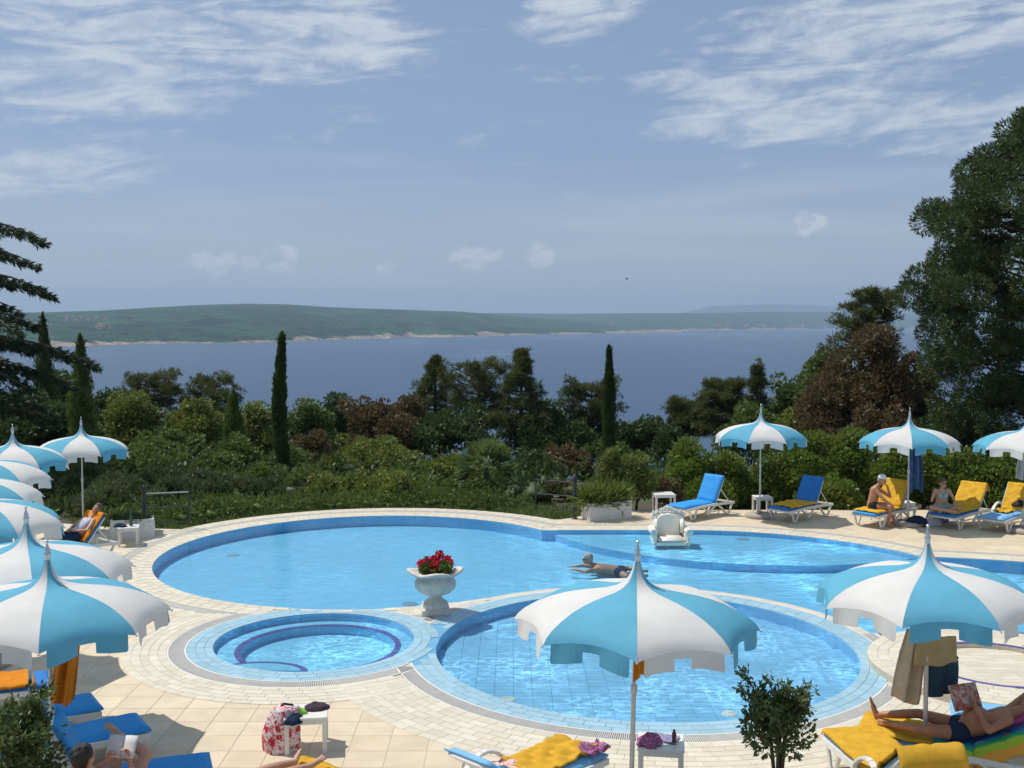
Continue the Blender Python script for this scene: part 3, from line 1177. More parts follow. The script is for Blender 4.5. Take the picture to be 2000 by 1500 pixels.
L_rose = leaf_mat('rosemary_leaves', (0.054, 0.081, 0.032), (0.115, 0.149, 0.054), (0.128, 0.101, 0.047))
L_hedge = leaf_mat('hedge_leaves', (0.066, 0.115, 0.019), (0.173, 0.240, 0.037), (0.281, 0.240, 0.042), rough=.4)
L_palm = leaf_mat('palm_leaves', (0.081, 0.128, 0.041), (0.189, 0.240, 0.074))
L_pot = leaf_mat('shrub_leaves', (.045, .085, .026), (.120, .175, .050), (.17, .075, .04), rough=.32, patch=9.0, tipamt=.5)
M_bark = pmat('bark', (.075, .055, .040), .95, .25, 5.0, .6, 20)
M_bark2 = pmat('grey_bark', (.13, .115, .095), .95, .2, 5.0, .6, 20)


def unit(n, rg):
    v = rg.normal(size=(n, 3))
    return v / np.linalg.norm(v, axis=1)[:, None]


def leaf_quads(c, a, l_, w_, rg):
    """diamond leaves: base c, axis a"""
    n = len(c)
    s = np.cross(a, unit(n, rg))
    s /= np.maximum(np.linalg.norm(s, axis=1), 1e-6)[:, None]
    l_ = np.broadcast_to(l_, n)[:, None]
    w_ = np.broadcast_to(w_, n)[:, None]
    m_ = c + a * l_ * .45
    v = np.stack([c, m_ + s * w_ * .5, c + a * l_, m_ - s * w_ * .5], 1).reshape(-1, 3)
    return v


ICO = None


def ico():
    global ICO
    if ICO is None:
        bm = bmesh.new()
        bmesh.ops.create_icosphere(bm, subdivisions=2, radius=1.0)
        bm.verts.index_update()
        ICO = (np.array([q.co[:] for q in bm.verts]), [tuple(q.index for q in f_.verts) for f_ in bm.faces])
        bm.free()
    return ICO


class Foliage:
    def __init__(self, rg):
        self.rg, self.v = rg, []
        self.cv, self.cf = [], []

    def clump(self, c, r, n, l_, w_, up=.35, out=.9, core=.42):
        rg = self.rg
        r = np.broadcast_to(np.array(r, float), 3)
        u = unit(n, rg)
        p = np.array(c) + u * r * (rg.uniform(.55, 1.03, n) ** .6)[:, None]
        a = u * out + unit(n, rg) * .8 + np.array((0, 0, up))
        a /= np.linalg.norm(a, axis=1)[:, None]
        self.v.append(leaf_quads(p, a, l_ * rg.uniform(.6, 1.25, n), w_ * rg.uniform(.7, 1.2, n), rg))
        if core:  # added lump hidden inside the leaves, closes gaps and blocks light
            iv, if_ = ico()
            b = sum(len(q) for q in self.cv)
            self.cv.append(np.array(c) + iv * r * core * rg.uniform(.45, 1.15, (len(iv), 1)))
            self.cf += [(i + b, j + b, k + b, k + b) for i, j, k in if_]

    def tuft(self, c, r, n, w_, bias=(0, 0, .5), spread=1.0):
        """needle burst"""
        rg = self.rg
        a = unit(n, rg) * spread + np.array(bias)
        a /= np.linalg.norm(a, axis=1)[:, None]
        p = np.array(c) + a * (rg.uniform(0, .35, n) * r)[:, None]
        self.v.append(leaf_quads(p, a, r * rg.uniform(.55, 1.0, n), w_, rg))

    def mesh(self, name):
        lv = np.concatenate(self.v)
        nf = len(lv) // 4
        f_ = np.arange(nf * 4).reshape(nf, 4)
        if not self.cv:
            return mesh_np(name, lv, f_)
        # cores are triangles: build them as degenerate-free triangles in a second pass
        bmv = np.concatenate(self.cv)
        me = bpy.data.meshes.new(name)
        tri = np.array(self.cf)[:, :3] + len(lv)
        allv = np.concatenate([lv, bmv]).astype(np.float32)
        me.vertices.add(len(allv))
        me.vertices.foreach_set('co', allv.ravel())
        loops = np.concatenate([f_.ravel(), tri.ravel()]).astype(np.int32)
        me.loops.add(len(loops))
        me.loops.foreach_set('vertex_index', loops)
        tot = np.concatenate([np.full(nf, 4), np.full(len(tri), 3)]).astype(np.int32)
        me.polygons.add(len(tot))
        me.polygons.foreach_set('loop_start', np.concatenate([[0], np.cumsum(tot)[:-1]]).astype(np.int32))
        me.polygons.foreach_set('loop_total', tot)
        me.update()
        return me


def limb(mb_, p0, p1, r0, r1, rg, sag=0.0, n=5):
    p0, p1 = np.array(p0, float), np.array(p1, float)
    L = np.linalg.norm(p1 - p0)
    pts = []
    for i in range(n + 1):
        t_ = i / n
        q = p0 + (p1 - p0) * t_
        q = q + rg.normal(size=3) * L * .025 * math.sin(math.pi * t_)
        q[2] += sag * math.sin(math.pi * t_)
        pts.append(tuple(q))
    mb_.tube(pts, [r0 + (r1 - r0) * i / n for i in range(n + 1)], 6)


def broadleaf(name, u, v, D, wpx, label, cat, mat, seed, leaf=(.15, .085), low=.12, nclump=34, dens=1.0, group=None, cr=.30, zbase=None, trunk_mat=None, depth=None, shape=1.0):
    """leafy tree or shrub whose top stands at pixel (u, v) when it grows at the distance D"""
    rg = np.random.default_rng(seed)
    x, top = at(u, v, D)
    zb = ground_z(x, D) if zbase is None else zbase
    H = top - zb
    rx = wpx / 2 / FPX * D
    ry = rx if depth is None else depth
    root = empty(name, (x, D, zb), 0, label, cat, group)
    fo = Foliage(rg)
    cz = H * (.5 + low / 2)
    rz = H - cz
    tr_ = MB()
    limb(tr_, (0, 0, -.1), (0, 0, H * .62), .035 * H ** .8 * .5 + .02, .02, rg)
    for k in range(nclump):
        d = unit(1, rg)[0]
        if d[2] < -.55:
            d[2] *= -1
        s = rg.uniform(.62, .98) if k > nclump * .2 else rg.uniform(.1, .5)
        r_ = cr * min(rx, rz * 1.2) * rg.uniform(.75, 1.35)
        wz = 1.0 - (.25 * max(0, d[2])) * shape
        c = np.array((d[0] * (rx - r_ * .75) * s * wz, d[1] * (ry - r_ * .75) * s * wz, cz + d[2] * (rz - r_ * .8) * s))
        n = int(dens * 5.2 * 4 * math.pi * r_ * r_ * .8 / (leaf[0] * leaf[1] * .5) * .30)
        fo.clump(c, (r_, r_, r_ * .8), n, *leaf)
        if k % 4 == 0:
            limb(tr_, (0, 0, H * rg.uniform(.15, .45)), tuple(c), .02 + .006 * H, .01, rg)
    # top clumps fix the height of the crown
    for k in range(3):
        r_ = cr * .8 * min(rx, rz)
        fo.clump((rg.normal() * rx * .22, rg.normal() * ry * .2, H - r_ * rg.uniform(.75, 1.05)), r_, int(dens * 5 * 4 * math.pi * r_ * r_ / (leaf[0] * leaf[1] * .5) * .25), *leaf)
    link('crown', fo.mesh('crown'), mat, root)
    tr_.build('trunk', trunk_mat or M_bark, root, smooth=True)
    return root


def cypress(u, v, D, wpx, label, seed, bend=(0, 0), mat=None, fuzzy=1.0, taper=.35, zbase=None):
    rg = np.random.default_rng(seed)
    x, top = at(u, v, D)
    zb = ground_z(x, D) - .1 if zbase is None else zbase
    H = top - zb
    r0 = wpx / 2 / FPX * D
    root = empty('cypress', (x, D, zb), 0, label, 'cypress', 'slim cypresses in the garden below the terrace')
    fo = Foliage(rg)
    path = lambda s: np.array((bend[0] * (1 - s) ** 2 + bend[1] * math.sin(math.pi * s), 0, s * H))
    n = int(H / (r0 * .34)) + 6
    for k in range(n):
        s = (k + .5) / n
        rr = r0 * min(1.0, .75 + s * 1.2) * (1.0 if s < .62 else 1 - (1 - taper * .6) * ((s - .62) / .38) ** 1.35)
        for q in range(4):
            a = rg.uniform(0, 6.28)
            c = path(s) + np.array((math.cos(a), math.sin(a), 0)) * rr * .45
            m_ = int(340 * fuzzy)
            fo.clump(c, (rr * .62, rr * .62, r0 * .9), m_ // 4, .12 * fuzzy ** .5, .045, up=1.6, out=.55, core=.6)
    # ragged tip
    for k in range(int(40)):
        c = path(rg.uniform(.93, 1.0)) + rg.normal(size=3) * r0 * .12
        fo.tuft(c, .22, 8, .03, (0, 0, 1.4))
    link('crown', fo.mesh('crown'), mat or L_cypress, root)
    tr_ = MB()
    tr_.tube([tuple(path(s) + np.array((0, 0, -.1))) for s in (0, .2, .5, .9)], [.11, .09, .06, .02], 8)
    tr_.build('trunk', M_bark2, root, smooth=True)
    return root


def pine(u, v, D, hw, label, seed, mat=None, crown_from=.35, flat=False, tuft_r=.34, ntuft=300, needles=26, group='dark pines on the slope below the terrace', lean=0.0, zbase=None, profile=None, nw=.035, top_off=0.0, whorls=None):
    """pine with whorled limbs that carry needle tufts; hw = half width in pixels"""
    rg = np.random.default_rng(seed)
    x, top = at(u, v, D)
    zb = ground_z(x, D) - .2 if zbase is None else zbase
    H = top - zb
    RX = hw / FPX * D
    root = empty('pine_tree', (x, D, zb), 0, label, 'pine', group)
    fo = Foliage(rg)
    tr_ = MB()
    axis = lambda s: np.array((lean * s * s, 0, s * H))
    tr_.tube([tuple(axis(s)) for s in (0, .15, .35, .55, .75, .9, .97)], [.05 * H ** .75, .045 * H ** .75, .035 * H ** .75, .028 * H ** .75, .018 * H ** .75, .008 * H ** .75, .01], 8)
    prof = profile or (lambda s: max(.12, (1 - s) ** .7) * (1.0 if s > .12 else .75))
    nl = whorls or int(10 + H * 1.1)
    per = max(4, ntuft // (nl * 4))
    for k in range(nl):
        s = (k + rg.uniform(.1, .9)) / nl
        h = crown_from + (1 - crown_from) * s * .97
        for b in range(4 if not flat else 5):
            a = rg.uniform(0, 2 * math.pi)
            L = RX * prof(s) * rg.uniform(.6, 1.05)
            p0 = axis(h)
            rise = (.10 if not flat else .03) * L + (.35 * L * s)
            p1 = p0 + np.array((math.cos(a) * L, math.sin(a) * L, rise))
            limb(tr_, p0, p1, .010 * H ** .7 + .012, .012, rg, -.06 * L, 4)
            for q in range(per):
                tt = rg.uniform(.35, 1.0) ** .7
                c = p0 + (p1 - p0) * tt + rg.normal(size=3) * np.array((.22, .22, .10 if flat else .16)) * (.35 + L * .22)
                fo.tuft(c, tuft_r * rg.uniform(.7, 1.2), needles, nw, (math.cos(a) * .3, math.sin(a) * .3, .55))
    for k in range(14):
        fo.tuft(axis(rg.uniform(.93, 1.0)) + rg.normal(size=3) * .14, tuft_r * .8, needles, nw, (0, 0, .8))
    link('crown', fo.mesh('crown'), mat or L_pine, root)
    tr_.build('trunk', M_bark, root, smooth=True)
    return root


# ---- cypresses
cypress(552, 660, 36.8, 27, 'tall slim dark cypress with a bent pale tip left of the pool middle', 1, bend=(.08, -.16))
cypress(1190, 684, 45, 24, 'slim dark cypress standing alone against the sea right of the pines', 2, taper=.3)
cypress(157, 672, 41, 52, 'feathery green cypress in front of the dark conifers at left', 3, mat=L_mid, fuzzy=1.25, taper=.15)
cypress(84, 626, 50, 44, 'dark pointed cypress behind the cedar boughs', 4, taper=.1)
cypress(455, 778, 43, 44, 'short bushy cypress beside the bright green trees at left', 5, mat=L_mid, fuzzy=1.3, taper=.2)
cypress(172, 860, 34.5, 40, 'small dark cypress right behind the farthest left parasol', 6)

# ---- pines
pine(850, 698, 62, 84, 'dark pine with pointed crown, leftmost of the three central pines', 21, profile=lambda s: max(.06, (1 - s) ** .95), crown_from=.42, ntuft=620, needles=30)
pine(935, 724, 60, 66, 'flat topped pine with bare forked trunk between two central pines', 22, crown_from=.50, ntuft=620, needles=30, profile=lambda s: .75 + .3 * math.sin(s * 2.6))
pine(1018, 688, 58, 88, 'tall pine with open tiers of boughs, rightmost of the central pines', 23, crown_from=.40, ntuft=620, needles=30, profile=lambda s: max(.07, 1 - s * .98) if s > .3 else .9)
pine(1155, 758, 60, 62, 'rounded pine just left of the lone slim cypress', 24, crown_from=.45, ntuft=600, needles=30, profile=lambda s: .8 + .3 * math.sin(s * 3))
pine(1668, 576, 50, 88, 'wind bent pine with flat layered crown rising above the brown tree', 25, crown_from=.66, flat=True, ntuft=420, needles=30, profile=lambda s: 1.0 - .45 * s, lean=1.0)
pine(1345, 790, 62, 52, 'leaning umbrella pine with bare forked stems beside the sea', 26, crown_from=.62, flat=True, ntuft=600, needles=30, profile=lambda s: 1.0 - .3 * s)
pine(1412, 752, 60, 66, 'broad umbrella pine right of the leaning pine by the sea', 27, crown_from=.55, flat=True, ntuft=640, needles=30, profile=lambda s: 1.0 - .4 * s)
pine(300, 744, 66, 90, 'dark spreading pine behind the bright green tree at left', 28, crown_from=.45, flat=True, ntuft=600, needles=34, profile=lambda s: 1.0 - .3 * s)
pine(415, 748, 66, 80, 'dark pine between the left trees and the tall cypress', 29, crown_from=.45, ntuft=560, needles=34, profile=lambda s: 1.0 - .35 * s)
pine(1480, 716, 58, 44, 'small dark conifer at the edge of the right hand trees', 30, crown_from=.3, ntuft=320, needles=34)


def big_pine():
    rg = np.random.default_rng(77)
    D = 38.0
    x, top = at(2045, 205, D)
    zb = -.9
    H = top - zb
    root = empty('pine_tree', (x, D, zb), 0, 'huge dark pine filling the right edge behind the hedge', 'pine')
    fo, tr_ = Foliage(rg), MB()
    tr_.tube([(0, 0, 0), (.15, 0, H * .3), (-.1, 0, H * .6), (0, 0, H * .93)], [.34, .27, .17, .03], 10)
    # half width of the crown by height: a lumpy cone with a heavy middle
    pts = [(.0, 3.2), (.20, 3.5), (.34, 3.7), (.45, 4.1), (.53, 4.6), (.60, 3.9), (.68, 3.8), (.765, 3.9), (.83, 2.7), (.94, 1.1), (1.0, .2)]
    for k in range(520):
        h = .98 * rg.uniform(.0, 1.0) ** 1.15
        Rm = np.interp(h, *zip(*pts))
        a = rg.uniform(0, 2 * math.pi)
        q_ = rg.uniform(.12, 1.0) ** .38
        rr = Rm * q_
        c = np.array((math.cos(a) * rr, math.sin(a) * rr, h * H))
        if k % 6 == 0:
            limb(tr_, (0, 0, max(0.2, h * H - rr * .25)), tuple(c), .06, .015, rg, 0, 4)
        lump = rg.uniform(.34, .66)
        fo.clump(c, (lump, lump, lump * .85), int(440 * (lump / .5) ** 2), .19, .044, up=.35, out=1.1, core=.56 if q_ < .78 else 0)
    link('crown', fo.mesh('crown'), L_bigpine, root)
    tr_.build('trunk', M_bark, root, smooth=True)


big_pine()


def cedar():
    rg = np.random.default_rng(5)
    D = 33.0
    x0, _ = at(-105, 700, D)
    root = empty('cedar_tree', (x0, D, -.6), 0, 'dark cedar with level drooping boughs reaching in from the left edge', 'cedar')
    fo, tr_ = Foliage(rg), MB()
    tr_.tube([(0, 0, 0), (0, 0, 5), (0, 0, 10.0), (0, 0, 12.0)], [.38, .3, .14, .03], 10)
    # boughs: tip pixel and where they leave the trunk
    tips = [(85, 476, -.2), (72, 522, .2), (100, 582, -.3), (40, 612, .3), (75, 645, 0), (60, 690, .3), (188, 722, -.2), (130, 700, .35), (150, 760, .1), (60, 770, -.5), (110, 830, .2),
            (20, 560, .6), (10, 500, .7), (30, 660, -.9), (60, 730, .9), (0, 790, -.8), (90, 800, .7)]
    for i, (u, v, dy) in enumerate(tips):
        yy = D + dy * 3
        tx, tz = at(u, v, yy)
        tip = np.array((tx - x0, yy - D, tz + .6))
        st_ = np.array((0, 0, tip[2] + .35 + .1 * np.linalg.norm(tip[:2])))
        L = np.linalg.norm(tip - st_)
        ctrl = lambda s: st_ + (tip - st_) * s + np.array((0, 0, .28 * L * .35 * math.sin(math.pi * s * .9)))
        tr_.tube([tuple(ctrl(s)) for s in np.linspace(0, .97, 7)], [.07, .06, .05, .04, .03, .02, .01], 6)
        dirv = (tip - st_) / L
        side = np.cross(dirv, (0, 0, 1))
        side /= np.linalg.norm(side)
        for k in range(int(L * 36)):
            s = rg.uniform(.15, 1.0)
            spread = (.95 * (1 - s) ** .6 + .07) * min(1, L / 3.0)
            o_ = rg.uniform(-1, 1) * spread
            droop = -abs(o_) * .30 - rg.uniform(0, .16)
            c = ctrl(s) + side * o_ + np.array((0, 0, droop))
            fo.tuft(c, .22, 16, .034, tuple(dirv * .9 + side * np.sign(o_) * .4 + np.array((0, 0, -.15))), .7)
    link('crown', fo.mesh('crown'), L_cedar, root)
    tr_.build('trunk', M_bark, root, smooth=True)


cedar()

# ---- leafy trees on the slope
G_SL = 'leafy trees on the slope below the terrace'
TREES = [
    # u, v, D, width px, label, material, leaf, clumps
    (255, 766, 47, 170, 'bright green rounded tree behind the farthest left parasol', L_bright, 30),
    (380, 780, 48, 150, 'bright green tree with loose crown left of the tall cypress', L_bright, 30),
    (150, 800, 46, 160, 'olive green tree behind the two left back parasols', L_mid, 26),
    (330, 840, 40, 220, 'wide dull green tree behind the left metal gate', L_mid, 34),
    (500, 788, 52, 135, 'fresh green tree touching the tall cypress on its left', L_bright, 24),
    (455, 850, 40, 130, 'mid green tree in front of the short bushy cypress', L_mid, 24),
    (600, 782, 62, 140, 'green tree low against the sea right of the tall cypress', L_mid, 24),
    (665, 772, 66, 150, 'dark green tree top against the sea behind the red brown tree', L_dark, 24),
    (735, 780, 55, 200, 'red brown tree left of the central pines', L_brown, 30),
    (605, 845, 44, 110, 'small red brown tree right beside the tall cypress', L_brown, 22),
    (800, 775, 58, 120, 'brownish tree at the foot of the leftmost central pine', L_brown, 24),
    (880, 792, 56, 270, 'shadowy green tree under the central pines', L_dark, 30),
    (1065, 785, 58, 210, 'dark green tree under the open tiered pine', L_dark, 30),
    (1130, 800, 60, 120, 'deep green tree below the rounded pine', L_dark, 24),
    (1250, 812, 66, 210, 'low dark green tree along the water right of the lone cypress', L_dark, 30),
    (1310, 835, 60, 90, 'dark green tree under the leaning umbrella pine', L_dark, 22),
    (1100, 870, 43, 130, 'brown tinged tree behind the right metal gate', L_brown, 26),
    (1190, 860, 46, 150, 'shaded green tree behind the round bushes of the long planter', L_mid, 26),
    (1540, 735, 58, 150, 'grey green tree below the flat layered pine', L_mid, 28),
    (1605, 680, 57, 130, 'green tree at the left foot of the flat layered pine', L_mid, 26),
    (1470, 790, 52, 170, 'green tree behind the parasol with the bright blue lounger', L_mid, 28),
    (1560, 800, 48, 130, 'lighter green tree between two right back parasols', L_bright, 24),
    (1700, 640, 46, 215, 'tall brown tree in front of the flat layered pine', L_brown, 40),
    (1625, 735, 45, 190, 'brown tree at the left flank of the tall brown tree', L_brown, 28),
    (1790, 690, 47, 130, 'brown tree between the tall brown tree and the huge pine', L_brown, 28),
    (1700, 790, 43, 260, 'low rust brown tree behind the hedge', L_brown, 34),
    (1860, 790, 42, 220, 'dark green shrub tree at the foot of the huge pine', L_dark, 28),
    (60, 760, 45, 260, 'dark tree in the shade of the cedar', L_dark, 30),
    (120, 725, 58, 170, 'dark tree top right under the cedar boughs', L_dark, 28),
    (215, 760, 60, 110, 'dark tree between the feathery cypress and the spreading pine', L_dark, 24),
]
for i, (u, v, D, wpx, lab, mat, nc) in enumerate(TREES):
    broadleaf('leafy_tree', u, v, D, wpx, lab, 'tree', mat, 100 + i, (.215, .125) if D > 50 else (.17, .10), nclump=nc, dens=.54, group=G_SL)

# ---- light green shrubs just beyond the pool edge
G_SH = 'light green shrubs beyond the pool edge'
SHR = [(735, 850, 39, 270, 'large pale green shrub in the middle behind the pool', L_bright, .10), (650, 890, 36, 160, 'pale green shrub right of the foot of the tall cypress', L_bright, .05),
       (885, 888, 37, 210, 'pale green shrub between the large shrub and the fan palm', L_bright, .08), (800, 905, 33.5, 170, 'low green shrub at the pool edge below the pale shrubs', L_mid, .0),
       (590, 912, 33, 170, 'low green shrub left of centre at the pool edge', L_mid, .0), (700, 922, 32.3, 200, 'low pale shrub along the middle of the pool edge', L_bright, .0),
       (905, 930, 32.2, 150, 'low grassy shrub left of the fan palm', L_mid, .0), (1010, 935, 34, 140, 'shaded shrub right of the fan palm', L_dark, .0),
       (1075, 935, 32, 110, 'rusty shrub seen through the right metal gate', L_brown, .0)]
for i, (u, v, D, wpx, lab, mat, lo) in enumerate(SHR):
    broadleaf('garden_shrub', u, v, D, wpx, lab, 'shrub', mat, 200 + i, (.13, .065), low=lo - .2, nclump=30, dens=.6, group=G_SH, shape=.4)

# ---- rosemary-like hedge on the left
MORE = [(520, 905, 32.5, 150, 'leafy green shrub just left of the foot of the tall cypress', L_mid), (630, 925, 31.6, 130, 'bright low shrub right in front of the tall cypress', L_bright),
        (760, 918, 31.2, 170, 'bright spreading shrub at the middle of the pool edge', L_bright), (850, 930, 31.0, 140, 'green shrub at the pool edge left of the fan palm', L_mid),
        (420, 880, 35.5, 170, 'tall green shrub behind the heath right of the left gate', L_mid), (300, 870, 36, 180, 'tall green shrub behind the left metal gate post', L_mid),
        (985, 905, 35.5, 130, 'green shrub behind the fan palm', L_mid), (1040, 880, 38, 140, 'dark green shrub below the open tiered pine', L_dark),
        (560, 870, 40, 130, 'green tree like shrub right behind the tall cypress', L_mid), (200, 880, 36, 170, 'dark green shrub behind the farthest left parasol pole', L_dark)]
for i, (u, v, D, wpx, lab, mat) in enumerate(MORE):
    broadleaf('garden_shrub', u, v, D, wpx, lab, 'shrub', mat, 220 + i, (.135, .07), low=-.2, nclump=26, dens=.55, group=G_SH, shape=.35)

G_RO = 'low heath shrubs along the left edge of the pool'
ROS = [(150, 905, 31.5, 170), (235, 925, 30.0, 150), (300, 915, 31.5, 150), (345, 935, 29.3, 150), (410, 922, 30.4, 160), (465, 930, 31.2, 150), (525, 938, 31.6, 130), (95, 900, 33, 160), (200, 955, 28.4, 130)]
for i, (u, v, D, wpx) in enumerate(ROS):
    broadleaf('heath_shrub', u, v, D, wpx, ['brownish heath shrub behind the farthest left parasol pole', 'heath shrub left of the left metal gate', 'heath shrub behind the post of the left metal gate',
              'heath shrub seen through the left metal gate', 'heath shrub right of the left metal gate', 'heath shrub between the left gate and the tall cypress', 'heath shrub at the foot of the tall cypress',
              'heath shrub behind the second parasol from the back at left', 'heath shrub beside the sunbather on the orange towel'][i], 'shrub', L_rose, 240 + i, (.16, .036), low=-.3, nclump=30, dens=.95, group=G_RO, shape=.3, cr=.34)

# ---- clipped hedge on the right and the round bushes of the long planter
G_HE = 'glossy hedge shrubs behind the right hand loungers'
HED = [(1345, 858, 30.8, 120, 'glossy hedge shrub at its left end behind the bright blue lounger'), (1425, 885, 30.4, 110, 'glossy hedge shrub behind the backrest of the bright blue lounger'),
       (1500, 890, 30.6, 90, 'dark hedge shrub behind the pole of the first right back parasol'), (1575, 845, 30.4, 130, 'glossy hedge shrub right of the first right back parasol'),
       (1655, 838, 30.4, 120, 'yellow flecked hedge shrub between two right back parasols'), (1730, 868, 29.9, 110, 'hedge shrub behind the man with the white cap'),
       (1805, 875, 29.7, 110, 'hedge shrub behind the parasol with the hanging dark towel'), (1880, 878, 29.5, 110, 'hedge shrub behind the woman in the turquoise bikini'),
       (1955, 880, 29.3, 120, 'hedge shrub behind the rightmost yellow backrest'), (1385, 930, 29.6, 110, 'low dark hedge shrub right behind the side table'), (1620, 930, 29.4, 150, 'low hedge shrub left of the man with the white cap')]
for i, (u, v, D, wpx, lab) in enumerate(HED):
    broadleaf('hedge_shrub', u, v, D, wpx, lab, 'hedge', L_hedge, 260 + i, (.12, .055), low=-.35, nclump=36, dens=.66, group=G_HE, shape=.15, cr=.36)
broadleaf('round_bush', 1195, 876, 28.9, 75, 'tall round light green bush behind the long planter', 'bush', L_bright, 281, (.10, .05), low=-.1, nclump=26, dens=.9, group='round bushes behind the long planter')
broadleaf('round_bush', 1245, 890, 28.7, 90, 'broad round light green bush at the right of the long planter', 'bush', L_bright, 282, (.10, .05), low=-.1, nclump=26, dens=.9, group='round bushes behind the long planter')
broadleaf('dry_bush', 1305, 935, 29.0, 70, 'small brownish bush left of the side table', 'bush', L_brown, 283, (.10, .05), low=-.1, nclump=20, dens=.8)

# ---- fan palm
rg = np.random.default_rng(31)
px0, pz0 = at(950, 985, 33.0)
pr = empty('fan_palm', (px0, 33.0, ground_z(px0, 33.0)), 0, 'low fan palm with spiky fronds behind the pool edge', 'palm')
fo = Foliage(rg)
hub = np.array((0, 0, .9))
for k in range(34):
    a, e = rg.uniform(0, 6.28), rg.uniform(-.15, 1.3)
    d = np.array((math.cos(a) * math.cos(e), math.sin(a) * math.cos(e), math.sin(e)))
    c = hub + d * .45
    for q in range(24):
        dd = d + unit(1, rg)[0] * .55
        dd /= np.linalg.norm(dd)
        fo.v.append(leaf_quads(c[None], dd[None], .62, .045, rg))
link('crown', fo.mesh('crown'), L_palm, pr)
MB().tube([(0, 0, -.1), (0, 0, .5), (0, 0, .95)], [.13, .12, .09], 8).build('trunk', M_bark, pr, smooth=True)

# ---- undergrowth of the slope: nobody could count it
rg = np.random.default_rng(44)
fo = Foliage(rg)
for k in range(260):
    y = 31 + 44 * rg.uniform() ** 1.3
    x = rg.uniform(-.62, .62) * y
    if math.hypot(x - C1[0], y - C1[1]) < 6.4:
        continue
    s = rg.uniform(.5, 1.0) * (1 + (y - 31) * .02)
    fo.clump((x, y, ground_z(x, y) + s * .35), (s * 1.2, s * 1.2, s * .9), 100, .22, .11)
tag(link('undergrowth', fo.mesh('undergrowth'), L_dark), kind='stuff')
fo = Foliage(rg)
for k in range(130):
    a = R(rg.uniform(62, 156))
    r_ = 6.25 + 2.2 * rg.uniform() ** 1.2
    x, y = C1[0] + r_ * math.cos(a), C1[1] + r_ * math.sin(a)
    if k % 3 == 0:
        x, y = rg.uniform(-16, -7.0), rg.uniform(27.0, 31)
    if inside(TERRACE, x, y) or dist_c(C1, x, y) < 6.2:
        continue
    s_ = rg.uniform(.20, .46)
    fo.clump((x, y, ground_z(x, y) + s_ * .35), (s_ * 1.25, s_ * 1.25, s_), 230, .12, .045, up=.6, core=.3)
tag(link('ground_cover', fo.mesh('ground_cover'), L_mid), kind='stuff')
fo = Foliage(rg)
for k in range(2600):
    a = R(rg.uniform(36, 158))
    r_ = 5.72 + 2.4 * rg.uniform(.0, 1.0) ** 1.5
    x, y = C1[0] + r_ * math.cos(a), C1[1] + r_ * math.sin(a)
    if k % 4 == 0:
        x, y = rg.uniform(-16, -7.5), rg.uniform(26.2, 31)
    if inside(TERRACE, x, y):
        continue
    fo.tuft((x, y, ground_z(x, y) - .02), rg.uniform(.10, .24), 11, .020, (0, 0, .9))
tag(link('grass', fo.mesh('grass'), L_mid), kind='stuff')
# ================================================================ furniture and things
M_fblue = pmat('blue_canvas', (.145, .470, .650), .75, .05, 2.5, .12, 220, trans=.30, spec=.2)
M_fwhite = pmat('white_canvas', (.80, .785, .75), .75, .04, 2.5, .12, 220, trans=.30, spec=.2)
M_pole = pmat('pale_pole', (.55, .55, .52), .35, .06, 6.0, metal=.3)
M_metal = pmat('finial_metal', (.60, .60, .60), .3, .08, 9.0, metal=.8)
M_conc = pmat('umbrella_base_concrete', (.40, .33, .27), .9, .14, 8.0, .4, 60)
M_plastic = pmat('white_plastic', (.76, .74, .68), .38, .05, 3.0, .04, 60, dirt=((.55, .50, .42), .2))
M_cush = pmat('bright_blue_cushion', (.035, .300, .700), .7, .06, 5.0, .25, 120, spec=.25)
M_cushd = pmat('deep_blue_cushion', (.03, .20, .56), .7, .08, 5.0, .25, 120, spec=.25)
M_cushp = pmat('pale_blue_cushion', (.20, .46, .74), .7, .06, 5.0, .25, 120, spec=.25)
M_yel = pmat('yellow_towel', (.78, .44, .045), .9, .10, 7.0, .7, 260, spec=.1)
M_ora = pmat('orange_towel', (.80, .28, .025), .9, .10, 7.0, .7, 260, spec=.1)
M_beige = pmat('beige_towel', (.66, .57, .42), .9, .08, 7.0, .7, 260, spec=.1)
M_navy = pmat('navy_cloth', (.018, .035, .075), .85, .15, 8.0, .5, 200, spec=.15)
M_black = pmat('black_cloth', (.015, .015, .018), .8, .2, 8.0, .4, 200)
M_stone = pmat('white_garden_stone', (.62, .60, .53), .85, .12, 7.0, .35, 55, dirt=((.36, .37, .34), .55))
M_lacq = pmat('white_lacquer', (.88, .82, .70), .3, .04, 5.0, .03, 60)
M_rough = pmat('rough_white_plaster', (.80, .77, .70), .9, .06, 10.0, .5, 70, dirt=((.55, .52, .46), .2))
M_iron = pmat('dark_iron', (.035, .035, .042), .5, .15, 9.0, .15, 60)
M_skin_dark = None


def print_mat(name, cols, scale, rough=.85, soft=.06, base=None):
    """printed cloth: irregular coloured blotches"""
    m_, t, bs = new_mat(name)
    co = t.n('ShaderNodeTexCoord').outputs['Object']
    nz = t.noise(co, scale, 3, .6, .8)
    vo = t.n('ShaderNodeTexVoronoi')
    vo.inputs['Scale'].default_value = scale * 1.3
    t.l(co, vo.inputs['Vector'])
    c = cols[0]
    cur = (*cols[0], 1)
    for i, cc_ in enumerate(cols[1:]):
        a = .36 + .34 * (i + 1) / len(cols)
        src = nz if i % 2 == 0 else t.noise(co, scale * (1.7 + i), 3, .6, .5)
        cur = t.mix(t.ramp(src, a - soft, a + soft), cur, cc_)
    t.l(cur, bs.inputs['Base Color'])
    bs.inputs['Roughness'].default_value = rough
    return m_


